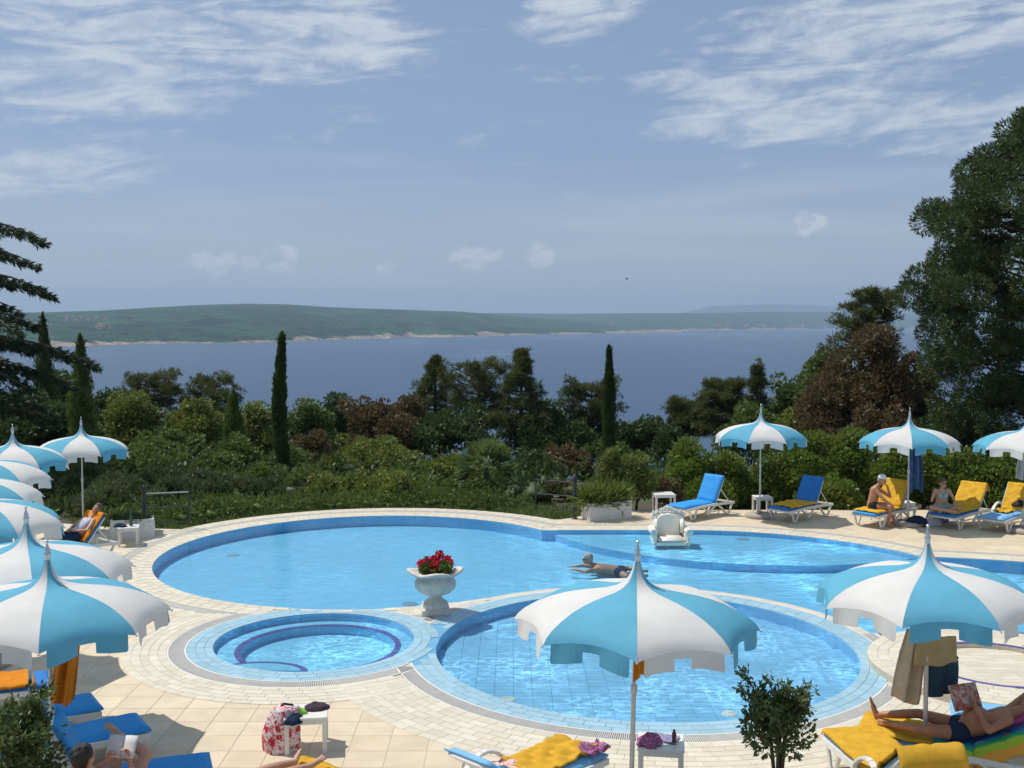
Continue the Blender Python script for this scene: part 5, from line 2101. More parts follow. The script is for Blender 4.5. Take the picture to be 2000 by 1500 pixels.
hang('hanging_towel', (xc - .06, yc + .05, 1.90), .34, .62, pmat('pale_grey_towel', (.45, .47, .48), .9, .08, 6, .5, 160), 'pale grey towel hanging from the right edge parasol', 'towel', 5, 7, 2, .05, .8, -.02)

# ---------------------------------------------------------------- urn with geraniums
ux, uy = -1.32, 18.28
urn = empty('garden_urn', (ux, uy, .008), R(8), 'weathered white garden urn on a square plinth between the pools', 'urn')
MB().box((0, 0, .05), (.48, .48, .10), bev=.01).build('plinth', M_stone, urn)
mb = MB()
mb.lathe([(.235, .10), (.235, .17), (.20, .20)], 8, Matrix.Rotation(R(22.5), 4, 'Z'))
mb.lathe([(.20, .19), (.165, .22), (.125, .25), (.105, .29), (.12, .315)], 28)
mb.build('foot', M_stone, urn, smooth=True)


def flute(i, a, r_, z_):
    k_ = max(0.0, 1 - abs(z_ - .42) / .17)
    return r_ * (1 + .035 * k_ * abs(math.sin(a * 9))), z_


MB().lathe([(.10, .305), (.17, .325), (.25, .36), (.315, .41), (.35, .47), (.357, .53), (.34, .575), (.30, .615), (.275, .64), (.28, .66), (.22, .66), (.10, .62)], 72, wob=flute).build('bowl', M_stone, urn, smooth='all')


def wave(i, a, r_, z_):
    return r_ * (1 + .085 * math.cos(4 * a) * (i > 0)), z_ + .030 * math.cos(4 * a) * (1 if 0 < i < 7 else .5)


MB().lathe([(.275, .645), (.33, .675), (.40, .705), (.435, .70), (.455, .715), (.45, .745), (.41, .755), (.34, .735), (.28, .70), (.10, .69)], 96, wob=wave).build('rim', M_stone, urn, smooth='all')
ger = empty('geranium', (ux, uy, .70), 0, 'red flowering geranium growing in the white urn', 'flower')
rg = np.random.default_rng(9)
fo = Foliage(rg)
for k in range(26):
    a, r_ = rg.uniform(0, 6.28), .26 * rg.uniform() ** .5
    fo.clump((r_ * math.cos(a), r_ * math.sin(a), .06 + .10 * rg.uniform()), .07, 60, .06, .05, core=.4)
link('foliage', fo.mesh('foliage'), L_mid, ger)
M_red = leaf_mat('red_petals', (.42, .004, .02), (.68, .012, .05), rough=.6, trans=.15)
for k, (fx, fy, fz, fr) in enumerate(((-.20, -.10, .15, .075), (-.10, -.02, .20, .075), (.02, -.14, .15, .08), (.14, -.10, .17, .085), (.22, -.04, .18, .085), (.07, .04, .31, .060), (-.24, .05, .14, .07), (.20, .10, .20, .075), (0, .12, .19, .08), (-.08, -.18, .13, .06))):
    fo = Foliage(rg)
    fo.clump((fx, fy, fz), fr, 130, .040, .034, core=.75)
    link('flower', fo.mesh('flower'), M_red, ger)
    MB().tube([(fx * .7, fy * .7, 0), (fx, fy, fz)], .006, 5).build('stem', L_mid, ger)

# ---------------------------------------------------------------- throne in the shallow water
th = empty('throne_chair', (3.60, 24.35, D_LEDGE), R(0), 'white baroque throne armchair standing in the shallow water', 'armchair')
MB().box((0, -.06, .225), (.60, .60, .13), bev=.045).build('seat', M_lacq, th, smooth='all')
MB().box((0, -.05, .13), (.70, .62, .10), bev=.02).build('seat_frame', M_lacq, th)


def arch(wd, hb, ht, n=20):
    return [(-wd, 0)] + [(-wd * math.cos(math.pi * k / n), hb + (ht - hb) * math.sin(math.pi * k / n) ** .7) for k in range(n + 1)] + [(wd, 0)]


def slab_arch(name, poly, y0, y1, zb, mat, parent, tilt=0.10):
    mb_ = MB()
    mt = Matrix.Translation((0, 0, zb)) @ Matrix.Rotation(R(90), 4, 'X')
    n = len(poly)
    rings = []
    cx, cz = 0, max(p[1] for p in poly) * .5
    for (yy, s) in ((y0, 1), (y0 + (y1 - y0) * .45, 1.0), (y1 - .015, .96), (y1, .86)):
        rings.append([(cx + (p[0] - cx) * s, yy + tilt * p[1], zb + cz + (p[1] - cz) * s) for p in poly])
    vs_ = [q for r_ in rings for q in r_]
    fs_ = []
    for k in range(len(rings) - 1):
        for i in range(n):
            fs_.append((k * n + i, k * n + (i + 1) % n, (k + 1) * n + (i + 1) % n, (k + 1) * n + i))
    fs_ += [tuple(range(n)), tuple((len(rings) - 1) * n + i for i in range(n))[::-1]]
    mb_.add(vs_, fs_)
    o = mb_.build(name, mat, parent, smooth=True)
    return o


slab_arch('backrest', arch(.36, .44, .66), .32, .20, .22, M_lacq, th)
slab_arch('back_cushion', arch(.255, .42, .59), .22, .13, .26, M_lacq, th)
for s in (-1, 1):
    mb = MB()
    mb.box((s * .30, .06, .54), (.09, .28, .42), bev=.04)
    mb.build('wing', M_lacq, th, smooth='all')
    mb = MB()
    mb.box((s * .365, -.06, .27), (.10, .52, .30), bev=.03)
    mb.tube([(s * .40, .18, .455), (s * .40, -.34, .455)], .088, 18)
    mb.build('armrest', M_lacq, th, smooth=True)
    mb = MB()
    sp = [(s * .40 + .075 * (1 - q * .8) * math.cos(q * 9 + 1.2), -.35, .455 + .075 * (1 - q * .8) * math.sin(q * 9 + 1.2)) for q in np.linspace(0, 1, 16)]
    mb.tube(sp, .014, 6)
    mb.tube([(s * .40, -.34, .36), (s * .36, -.345, .25), (s * .41, -.35, .15), (s * .38, -.35, .08)], [.028, .022, .03, .02], 8)
    for q in range(6):
        mb.ball((s * (.39 + .03 * math.sin(q * 2.1)), -.36, .10 + q * .04), .022, 7, 5)
    mb.build('scroll', M_lacq, th, smooth=True)
    mb = MB()
    mb.tube([(s * .34, -.28, 0), (s * .37, -.30, .05), (s * .34, -.27, .10)], [.03, .04, .04], 8)
    mb.build('leg', M_lacq, th, smooth=True)
    MB().tube([(s * .30, .25, 0), (s * .30, .24, .10)], .035, 8).build('leg', M_lacq, th, smooth=True)
cr = MB()
rg = np.random.default_rng(3)
for k in range(34):
    q = k / 33
    a = math.pi * (.06 + .88 * q)
    bump_ = .07 * math.exp(-((q - .5) / .13) ** 2) + .03 * math.exp(-((q - .12) / .06) ** 2) + .03 * math.exp(-((q - .88) / .06) ** 2)
    x_, z_ = -.37 * math.cos(a), .66 + .24 * math.sin(a) ** .7 + bump_ * .4
    for j in range(3):
        cr.ball((x_ + rg.normal() * .012, .30 + rg.normal() * .012, z_ + j * (.018 + bump_ * .45) + rg.normal() * .006), .022 + .008 * rg.uniform(), 7, 5)
    if k % 4 == 0:
        cr.tube([(x_, .29, z_), (x_ + .03, .27, z_ + .05 + bump_), (x_ - .01, .26, z_ + .08 + bump_), (x_ - .03, .27, z_ + .05 + bump_)], .010, 5)
cr.build('crest', M_lacq, th, smooth=True)
th.scale = (1, 1, .83)

# ---------------------------------------------------------------- planters and gates
M_earth = pmat('potting_earth', (.05, .035, .025), 1, .2, 9)


def planter(loc, deg, L, W, H, label, seed, plants):
    root = empty('planter_box', (loc[0], loc[1], .006), R(deg), label, 'planter')
    mb_ = MB()
    t_ = .045
    mb_.box((0, -W / 2 + t_ / 2, H / 2), (L, t_, H))
    mb_.box((0, W / 2 - t_ / 2, H / 2), (L, t_, H))
    mb_.box((-L / 2 + t_ / 2, 0, H / 2 + .001), (t_, W - 2 * t_, H - .002))
    mb_.box((L / 2 - t_ / 2, 0, H / 2 + .001), (t_, W - 2 * t_, H - .002))
    mb_.build('trough', M_rough, root)
    MB().box((0, 0, H * .45), (L - 2 * t_, W - 2 * t_, H * .8)).build('earth', M_earth, root)
    orn = MB()
    for s in (-1, 1):
        for k in range(8):
            a = 2 * math.pi * k / 8
            orn.ball((s * (L / 2 + .004), .10 * math.cos(a), H / 2 + .12 * math.sin(a)), (.014, .045, .045), 8, 5)
        orn.ball((s * (L / 2 + .006), 0, H / 2), (.02, .05, .05), 8, 5)
        for q in (-.17, .17):
            orn.ball((s * (L / 2 + .004), q, H / 2), (.014, .03, .16), 8, 5)
    orn.build('relief', M_rough, root, smooth=True)
    return root


planter((2.42, 27.28), 25, 1.22, .46, .44, 'long white plaster planter beside the right metal gate', 1, None)
gpl = empty('planter_shrub', (2.36, 27.28, .42), R(25), 'spiky bright green plants growing in the long planter', 'shrub')
rg = np.random.default_rng(61)
fo = Foliage(rg)
for k in range(90):
    fo.tuft((rg.uniform(-.5, .5), rg.uniform(-.15, .15), rg.uniform(-.1, .1)), rg.uniform(.3, .6), 34, .034, (0, 0, .9))
link('foliage', fo.mesh('foliage'), L_bright, gpl)
planter((-8.85, 24.85), 18, .95, .45, .44, 'white planter box behind the side table at far left', 2, None)
gpl = empty('planter_shrub', (-8.85, 24.85, .36), 0, 'dark green plant in the white planter at far left', 'shrub')
fo = Foliage(rg)
for k in range(36):
    fo.tuft((rg.uniform(-.4, .4), rg.uniform(-.15, .15), 0.0), rg.uniform(.15, .3), 30, .03, (0, 0, .8))
link('foliage', fo.mesh('foliage'), L_rose, gpl)


def gate(post, end, label, top):
    px, py = post
    ex, ey = end
    dg = math.atan2(ey - py, ex - px)
    L = math.hypot(ex - px, ey - py)
    root = empty('metal_gate', (px, py, -.02), dg, label, 'gate', 'dark metal gates at the garden edge')
    MB().lathe([(.075, 0), (.075, .04), (.055, .06), (.050, .30), (.058, .31), (.058, .34), (.046, .36), (.044, 1.0), (.06, 1.01), (.075, 1.03), (.075, 1.07), (.06, 1.12), (.03, 1.16), (.012, 1.18)], 20).build('post', M_iron, root, smooth=True)
    for zz in (.22, .58, .94):
        MB().tube([(.04, 0, zz + .02), (L, 0, zz - .03)], .016, 8).build('rail', top if zz > .9 and top else M_iron, root, smooth=True)
    MB().tube([(L, 0, .10), (L, 0, .95)], .020, 8).build('end_bar', M_iron, root, smooth=True)
    return root


M_paleiron = pmat('pale_rail', (.5, .5, .5), .4, .1, 8, metal=.4)
gate((1.60, 27.15), (.62, 27.95), 'dark metal gate with a ball topped post beside the long planter', None)
gate((-8.74, 25.35), (-7.86, 25.95), 'dark metal gate with a pale top rail at far left', M_paleiron)


# ---------------------------------------------------------------- potted shrubs in the foreground
def pot_shrub(u, v, D, wpx, label, seed, dens=1.0, nst=9):
    rg = np.random.default_rng(seed)
    x, top = at(u, v, D)
    root = empty('potted_shrub', (x, D, .006), 0, label, 'shrub')
    MB().lathe([(.17, 0), (.19, .02), (.235, .30), (.25, .30), (.25, .34), (.22, .34), (.20, .28)], 24).build('pot', pmat('clay_pot', (.36, .16, .09), .9, .12, 7, .3, 60), root, smooth=True)
    rx = wpx / 2 / FPX * D
    fo, tr_ = Foliage(rg), MB()
    H = top
    for k in range(nst):
        a = 2 * math.pi * k / nst + rg.uniform(-.3, .3)
        r_ = rx * rg.uniform(.25, .95)
        p1 = np.array((math.cos(a) * r_, math.sin(a) * r_, H * rg.uniform(.80, .98)))
        p0 = np.array((math.cos(a) * .03, math.sin(a) * .03, .30))
        pm_ = p0 + (p1 - p0) * .45 + np.array((-math.cos(a) * .06, -math.sin(a) * .06, .12))
        tr_.tube([tuple(p0), tuple(pm_), tuple(p1)], [.016, .012, .004], 6)
        for q in range(12):
            s = rg.uniform(.35, 1.0)
            c = pm_ + (p1 - pm_) * s
            d = unit(1, rg)[0] * np.array((1, 1, .5)) + np.array((0, 0, .5))
            c2 = c + d * rg.uniform(.10, .26)
            tr_.tube([tuple(c), tuple(c2)], [.005, .002], 4)
            n = int(26 * dens)
            tt = rg.uniform(0, 1.05, n)[:, None]
            pts = c + (c2 - c) * tt + rg.normal(size=(n, 3)) * .022
            ax = (c2 - c) / np.linalg.norm(c2 - c) * .5 + unit(n, rg)
            ax /= np.linalg.norm(ax, axis=1)[:, None]
            fo.v.append(leaf_quads(pts, ax, rg.uniform(.045, .080, n), rg.uniform(.022, .034, n), rg))
    # body of the crown
    for k in range(30):
        a = unit(1, rg)[0]
        c = np.array((a[0] * rx * .60, a[1] * rx * .60, H * .70 + a[2] * H * .17))
        fo.clump(c, .13, int(44 * dens), .070, .032, core=0)
    link('crown', fo.mesh('crown'), L_pot, root)
    tr_.build('stem', M_bark, root, smooth=True)


pot_shrub(1522, 1338, 10.6, 165, 'leafy shrub with bare stems in front of the paddling pool at lower right', 71)
pot_shrub(48, 1366, 9.6, 165, 'dense small leaved shrub in the lower left corner', 72, 1.2)

# ---------------------------------------------------------------- far things: village, boat, gull
M_hwall = pmat('village_wall', (.62, .56, .46), .9, .12, .2, objvar=.3)
M_hroof = pmat('village_roof', (.42, .15, .08), .9, .15, .3, objvar=.25)
us_, ts_, hv = HILL['island_hill']


def on_hill(u, v, name='island_hill'):
    us2, ts2, hv2 = HILL[name]
    i = int(np.argmin(abs(us2 - u)))
    best = None
    for j in range(1, hv2.shape[1] - 3):
        p = hv2[i, j]
        pv = 630 - (p[2] - EYE) / p[1] * FPX
        if best is None or abs(pv - v) < best[0]:
            best = (abs(pv - v), p)
    return best[1]


rg = random.Random(5)
vill = [(150 + rg.uniform(-22, 62), 624 + rg.uniform(-5, 6)) for _ in range(24)] + [(203 + rg.uniform(-12, 14), 638 + rg.uniform(-4, 6)) for _ in range(12)] + [(60 + rg.uniform(-12, 45), 630 + rg.uniform(-6, 6)) for _ in range(9)] \
    + [(105 + rg.uniform(-30, 10), 657 + rg.uniform(-2, 2)) for _ in range(5)] + [(668, 634), (640, 608), (700, 607), (810, 603)]
hw_me = MB().box((0, 0, 3.0), (11, 9, 6.0)).mesh('wall', mat=M_hwall)
hr_me = MB().add([(-6, -5, 6), (6, -5, 6), (6, 5, 6), (-6, 5, 6), (-6, 0, 8.6), (6, 0, 8.6)], [(0, 1, 5, 4), (2, 3, 4, 5), (0, 4, 3), (1, 2, 5), (0, 3, 2, 1)]).mesh('roof', mat=M_hroof)
ords = ['first', 'second', 'third']
for k, (u, v) in enumerate(vill):
    p = on_hill(u, v)
    lab = 'small pale house with red roof in the village on the island slope' if k < 50 else 'lone pale house on the wooded island slope'
    h_ = empty('village_house', (p[0] + rg.uniform(-6, 6), p[1], p[2] - 1.5), rg.uniform(0, 3), lab, 'house', 'houses of the island village' if k < 50 else 'lone houses on the island')
    s = rg.uniform(.6, 1.0)
    h_.scale = (s, s, s)
    link('wall', hw_me, None, h_)
    link('roof', hr_me, None, h_)
coast = [(1395 + rg.uniform(0, 220), 637.5 + rg.uniform(-1.5, 2)) for _ in range(26)] + [(1140 + rg.uniform(-70, 70), 633 + rg.uniform(-2, 3)) for _ in range(10)]
for k, (u, v) in enumerate(coast):
    p = on_hill(u, v, 'coast_hill')
    h_ = empty('village_house', (p[0] + rg.uniform(-20, 20), p[1], p[2] - 2), rg.uniform(0, 3), 'tiny house on the far coast across the water', 'house', 'houses on the far coast')
    s = rg.uniform(1.2, 2.4)
    h_.scale = (s, s, s)
    link('wall', hw_me, None, h_)
    link('roof', hr_me, None, h_)

bx_, by_ = ground(128, 687, SEA_Z)
bt = empty('motor_boat', (bx_, by_, SEA_Z), R(5), 'tiny dark motor boat on the sea at far left', 'boat')
mb = MB()
mb.add([(-4, -1.3, 1.1), (2.5, -1.3, 1.2), (4.6, 0, 1.5), (2.5, 1.3, 1.2), (-4, 1.3, 1.1), (-3.8, -.9, -.2), (2.2, -.7, -.2), (3.6, 0, -.1), (2.2, .7, -.2), (-3.8, .9, -.2)],
       [(0, 1, 6, 5), (1, 2, 7, 6), (2, 3, 8, 7), (3, 4, 9, 8), (4, 0, 5, 9), (0, 4, 3, 2, 1), (5, 6, 7, 8, 9)])
mb.build('hull', pmat('boat_red', (.22, .06, .05), .5), bt)
MB().box((-.4, 0, 1.9), (2.6, 1.8, 1.5), bev=.15).build('cabin', pmat('boat_white', (.5, .5, .52), .5), bt)
gx, gz = at(1224, 545, 160)
gl_ = empty('gull', (gx, 160, gz), R(20), 'tiny gull gliding in the sky above the sea', 'bird')
MB().ball((0, 0, 0), (.26, .08, .08), 8, 6).build('body', pmat('gull_grey', (.12, .12, .13), .8), gl_, smooth=True)
for s in (-1, 1):
    MB().add([(.08, 0, .03), (.10, s * .30, .16), (.0, s * .62, .10), (-.06, s * .30, .14), (-.10, 0, .03)], [(0, 1, 3, 4), (1, 2, 3)]).build('wing', pmat('gull_wing', (.10, .10, .11), .8), gl_, solid=.012)
# ================================================================ people
def skin(name, col):
    m_, t, bs = new_mat(name)
    co = t.n('ShaderNodeTexCoord').outputs['Object']
    c = t.mix(t.ramp(t.noise(co, 7.0, 5), .3, .7), tuple(q * .86 for q in col), tuple(min(1, q * 1.12) for q in col))
    t.l(c, bs.inputs['Base Color'])
    bs.inputs['Roughness'].default_value = .5
    bs.inputs['Subsurface Weight'].default_value = .06
    bs.inputs['Subsurface Radius'].default_value = (.02, .008, .004)
    return m_


S_tan = skin('tanned_skin', (.47, .225, .13))
S_warm = skin('warm_skin', (.52, .29, .19))
S_deep = skin('deep_tanned_skin', (.40, .165, .085))
M_hair_d = pmat('dark_hair', (.018, .013, .010), .6, .25, 30, .5, 90)
M_hair_g = pmat('grey_hair', (.34, .31, .27), .6, .2, 30, .5, 90)
M_hair_b = pmat('brown_hair', (.11, .065, .035), .6, .25, 30, .5, 90)
M_cap = pmat('white_cap', (.75, .76, .78), .8, .05, 8, .3, 120)
M_turq = pmat('turquoise_bikini', (.20, .52, .55), .8, .15, 20, .3, 120)


def capsule(mb_, p0, r0, p1, r1, n=14, flat=None):
    p0, p1 = Vector(p0), Vector(p1)
    ax = p1 - p0
    L = ax.length
    if L < 1e-5:
        mb_.ball(tuple(p0), r0, n, 8)
        return
    q = ax.to_track_quat('Z', 'Y').to_matrix().to_4x4()
    prof = []
    for k in range(5):
        a = math.pi / 2 * k / 4
        prof.append((max(r0 * math.sin(a), .0008), -r0 * math.cos(a)))
    for k in range(5):
        a = math.pi / 2 * k / 4
        prof.append((max(r1 * math.cos(a), .0008), L + r1 * math.sin(a)))
    mb_.lathe(prof, n, Matrix.Translation(p0) @ q)


def remeshed(mb_, name, voxel, smooth_it=4):
    me = mb_.mesh('tmp')
    o = bpy.data.objects.new('tmp', me)
    COL.objects.link(o)
    md = o.modifiers.new('r', 'REMESH')
    md.mode = 'VOXEL'
    md.voxel_size = voxel
    sm = o.modifiers.new('s', 'SMOOTH')
    sm.iterations = smooth_it
    sm.factor = .5
    dg = bpy.context.evaluated_depsgraph_get()
    out = bpy.data.meshes.new_from_object(o.evaluated_get(dg))
    out.name = name
    bpy.data.objects.remove(o)
    bpy.data.meshes.remove(me)
    out.shade_smooth()
    out.materials.clear()
    return out


def V(p):
    return Vector(p)


def hand(mb_, w_, d, n, sgn=1, curl=.5, s=1.0):
    """palm from the wrist along d, palm facing n, five bent fingers"""
    w_, d, n = V(w_), V(d).normalized(), V(n).normalized()
    n = (n - d * n.dot(d)).normalized()
    sd = d.cross(n) * sgn
    for k in (-1.2, -.4, .4, 1.2):
        capsule(mb_, w_ + sd * k * .012 * s, .016 * s, w_ + d * .085 * s + sd * k * .019 * s, .0135 * s, 8)
    for k, L in zip((-1.5, -.5, .5, 1.5), (.060, .074, .080, .070)):
        b = w_ + d * .088 * s + sd * k * .0195 * s
        m_ = b + (d * math.cos(curl * .7) + n * math.sin(curl * .7)) * L * .5 * s
        e = m_ + (d * math.cos(curl * 1.8) + n * math.sin(curl * 1.8)) * L * .5 * s
        capsule(mb_, b, .0105 * s, m_, .0095 * s, 8)
        capsule(mb_, m_, .0095 * s, e, .008 * s, 8)
    tb = w_ + d * .028 * s + sd * .030 * s
    tm = tb + (d * .6 + sd * .7 + n * .3).normalized() * .045 * s
    te = tm + (d * .9 + sd * .15 + n * .4).normalized() * .035 * s
    capsule(mb_, tb, .014 * s, tm, .0115 * s, 8)
    capsule(mb_, tm, .0115 * s, te, .009 * s, 8)


def head(mb_, c, up, f, s=1.0):
    """skull, jaw, nose, brow, ears"""
    c, up, f = V(c), V(up).normalized(), V(f).normalized()
    f = (f - up * f.dot(up)).normalized()
    sd = up.cross(f)
    mt = Matrix((sd, f, up)).transposed().to_4x4()
    T = Matrix.Translation(c) @ mt
    mb_.ball((0, -.012, .025), (.074 * s, .094 * s, .090 * s), 18, 12, T)
    mb_.ball((0, .030, -.040), (.056 * s, .062 * s, .068 * s), 16, 10, T)
    mb_.ball((0, .058, -.090), (.026 * s, .022 * s, .022 * s), 10, 7, T)
    capsule(mb_, T @ V((0, .088, .012)), .010 * s, T @ V((0, .108, -.028)), .015 * s, 8)
    capsule(mb_, T @ V((-.045, .074, .026)), .013 * s, T @ V((.045, .074, .026)), .013 * s, 8)
    capsule(mb_, T @ V((-.022, .086, -.060)), .009 * s, T @ V((.022, .086, -.060)), .009 * s, 8)
    for k in (-1, 1):
        mb_.ball((k * .076 * s, -.005, -.008), (.012 * s, .022 * s, .032 * s), 8, 6, T)
    return T


def person(J, label, sk, voxel=.012, base=None, female=False, hands=None, feet=None, belly=0.0, hs=1.0):
    """J: joint name -> world position. Returns the root, its head frame and its base point"""
    base = V(base)
    j = {k: V(p) - base for k, p in J.items() if k not in ('up', 'face')}
    root = empty('person', tuple(base), 0, label, 'person')
    mb_ = MB()
    w_ = .88 if female else 1.0
    ch, pe = j['chest'], j['pelvis']
    for s in ('l', 'r'):
        sh, hp = j['sh_' + s], j['hip_' + s]
        capsule(mb_, ch.lerp(sh, .35), .098 * w_, pe.lerp(hp, .45), .098)
        capsule(mb_, ch.lerp(sh, .75), .062 * w_, pe.lerp(hp, .7) .lerp(ch, .35), .085 * w_)
        capsule(mb_, ch.lerp(sh, .25) + (j['neck'] - ch) * .25, .075 * w_, sh, .056 * w_)
        capsule(mb_, sh, .054 * w_, j['el_' + s], .040 * w_)
        capsule(mb_, j['el_' + s], .040 * w_, j['wr_' + s], .026 * w_)
        capsule(mb_, hp, .088, j['kn_' + s], .055 * w_)
        kn, an = j['kn_' + s], j['an_' + s]
        capsule(mb_, kn, .054 * w_, kn.lerp(an, .35), .054 * w_)
        capsule(mb_, kn.lerp(an, .35), .054 * w_, an, .033 * w_)
        toe = j['to_' + s]
        d = (toe - an).normalized()
        capsule(mb_, an + (an - toe) * .18, .030, an.lerp(toe, .5), .032)
        side = d.cross((an - kn).normalized())
        if side.length < .05:
            side = d.orthogonal()
        side.normalize()
        for k in (-1.5, -.5, .5, 1.5):
            capsule(mb_, an.lerp(toe, .45) + side * k * .010, .020, toe + side * k * .019, .012, 8)
        if hands and s in hands:
            hand(mb_, j['wr_' + s], *hands[s])
        else:
            d2 = (j['wr_' + s] - j['el_' + s]).normalized()
            hand(mb_, j['wr_' + s], d2, d2.orthogonal())
    capsule(mb_, j['hip_l'], .095, j['hip_r'], .095)
    if belly:
        bl = pe.lerp(ch, .42) + V(J['face']) * 0
        nrm = (j['sh_l'] - j['sh_r']).cross(ch - pe).normalized()
        if nrm.dot(V(J.get('front', (0, 0, 1)))) < 0:
            nrm = -nrm
        mb_.ball(tuple(bl + nrm * .035), (belly, belly, belly), 16, 10)
    capsule(mb_, ch + (j['neck'] - ch) * .5, .070 * w_, j['neck'], .052 * w_)
    capsule(mb_, j['neck'], .052 * w_, j['head'] - V(J['up']).normalized() * .05, .048 * w_)
    T = head(mb_, j['head'], J['up'], J['face'], hs)
    me = remeshed(mb_, 'body', voxel)
    link('body', me, sk, root)
    # features small enough to be their own meshes
    for k in (-1, 1):
        eb = MB()
        eb.ball((k * .030, .078, .004), (.013, .010, .009), 8, 6, T)
        eb.build('eye', M_black, root, smooth=True)
    return root, T, j


def hair(root, T, mat, long_=0.0, s=1.0):
    mb_ = MB()
    mb_.ball((0, -.022, .040), (.083 * s, .100 * s, .090 * s), 18, 12, T)
    mb_.ball((0, -.058, -.004), (.070 * s, .060 * s, .075 * s + long_), 14, 9, T)
    rg = np.random.default_rng(3)
    for k in range(26):
        a, e = rg.uniform(0, 6.28), rg.uniform(.1, 1.4)
        p = V((math.cos(a) * math.cos(e) * .078, -.022 + math.sin(a) * math.cos(e) * .092, .045 + math.sin(e) * .082))
        if p.y > .05 and p.z < .07:
            continue
        mb_.ball(tuple(p * s), .016, 7, 5, T)
    me = remeshed(mb_, 'hair', .011, 2)
    link('hair', me, mat, root)


def trunks(root, j, mat, leg=.22, name='swim_trunks', infl=.012, voxel=.013):
    mb_ = MB()
    r_ = .098 + infl
    capsule(mb_, j['hip_l'], r_, j['hip_r'], r_)
    up = (j['chest'] - j['pelvis']).normalized()
    for s in ('l', 'r'):
        hp = j['hip_' + s]
        capsule(mb_, hp + up * .03, r_, hp.lerp(j['kn_' + s], leg), .090 - .03 * leg + infl)
    link(name, remeshed(mb_, name, voxel, 2), mat, root)


# ---- man with the white cap, sitting on the edge of the yellow lounger
B = (8.95, 26.35, .006)
fdir = V((.93, -.37, 0))
J = dict(pelvis=(8.86, 26.38, .50), chest=(8.93, 26.34, .84), neck=(9.02, 26.30, 1.00), head=(9.10, 26.26, 1.13), up=(.22, -.05, 1), face=(.93, -.40, -.05),
         sh_r=(8.90, 26.16, .93), sh_l=(9.02, 26.50, .93), hip_r=(8.88, 26.27, .48), hip_l=(8.93, 26.48, .48),
         el_r=(9.05, 26.00, .70), wr_r=(9.27, 25.98, .55), el_l=(9.36, 26.42, .70), wr_l=(9.26, 26.30, .93),
         kn_r=(9.24, 26.06, .50), an_r=(9.19, 26.00, .075), to_r=(9.33, 25.92, .03), kn_l=(9.34, 26.34, .51), an_l=(9.42, 26.26, .075), to_l=(9.56, 26.20, .03), front=(.9, -.3, 0))
rt, T, j = person(J, 'tanned man in a white cap sitting on the yellow lounger, hand at his chin', S_tan, .012, B, belly=.125, hands={'r': ((.5, -.1, -.85), (-.5, 0, -.4), 1, .5), 'l': ((-.35, -.1, .95), (-.8, -.2, 0), 1, 1.2)})
trunks(rt, j, M_black, .15)
hair(rt, T, M_hair_g, s=.96)
mb = MB()
mb.lathe([(.090, .045), (.092, .06), (.088, .10), (.066, .132), (.03, .148), (.002, .150)], 24, T @ Matrix.Translation((0, -.012, 0)) @ Matrix.Diagonal((.92, 1.1, 1, 1)))
mb.add([(-.07, .07, .060), (-.055, .135, .050), (0, .160, .046), (.055, .135, .050), (.07, .07, .060), (-.07, .07, .048), (-.055, .135, .040), (0, .160, .036), (.055, .135, .040), (.07, .07, .048)],
       [(0, 4, 3, 2, 1), (5, 6, 7, 8, 9), (0, 1, 6, 5), (1, 2, 7, 6), (2, 3, 8, 7), (3, 4, 9, 8)], T)
mb.build('cap', M_cap, rt, smooth=True)

# ---- woman in the turquoise bikini, cross-legged
B = (10.5, 26.1, .006)
J = dict(pelvis=(10.52, 26.12, .52), chest=(10.50, 26.08, .80), neck=(10.49, 26.05, .965), head=(10.50, 26.02, 1.09), up=(.0, -.05, 1), face=(.25, -.97, -.05),
         sh_r=(10.33, 26.06, .91), sh_l=(10.67, 26.08, .91), hip_r=(10.43, 26.10, .49), hip_l=(10.63, 26.12, .49),
         el_r=(10.20, 25.92, .68), wr_r=(10.20, 25.80, .88), el_l=(10.80, 26.02, .66), wr_l=(10.72, 25.80, .55),
         kn_r=(10.14, 25.80, .54), an_r=(10.52, 25.64, .47), to_r=(10.68, 25.62, .45), kn_l=(10.88, 25.84, .52), an_l=(10.46, 25.76, .47), to_l=(10.30, 25.72, .45), front=(0, -1, 0))
rt, T, j = person(J, 'woman in a turquoise bikini sitting cross-legged on a yellow lounger', S_warm, .012, B, True, hands={'r': ((.1, -.3, .9), (.6, -.5, 0), -1, 1.0), 'l': ((-.5, -.6, -.3), (0, 0, -1), 1, .6)})
trunks(rt, j, M_turq, .02, 'bikini_bottom', .006)
mb = MB()
for s in (-1, 1):
    mb.ball((.065 * s, -.115, .775), (.062, .045, .052), 14, 9)
    mb.tube([(.065 * s, -.13, .81), (.085 * s, -.11, .90), (.07 * s, -.04, .955)], .007, 6)
mb.tube([(-.14, .02, .765), (-.11, -.09, .760), (0, -.135, .758), (.11, -.09, .760), (.14, .02, .765)], .011, 6)
mb.build('bikini_top', M_turq, rt, smooth=True)
hair(rt, T, M_hair_b, .01)
mb = MB()
for s in (-1, 1):
    mb.ball((s * .034, .086, .010), (.027, .012, .018), 10, 6, T)
mb.tube([tuple(T @ V((-.078, .02, .016))), tuple(T @ V((-.03, .092, .016))), tuple(T @ V((.03, .092, .016))), tuple(T @ V((.078, .02, .016)))], .005, 5)
mb.build('sunglasses', M_black, rt, smooth=True)


def frame(loc, deg, z=.006):
    M = Matrix.Translation((loc[0], loc[1], z)) @ Matrix.Rotation(R(deg), 4, 'Z')
    return lambda x, y, zz: tuple(M @ V((x, y, zz))), (lambda x, y, zz: tuple(M.to_3x3() @ V((x, y, zz))))


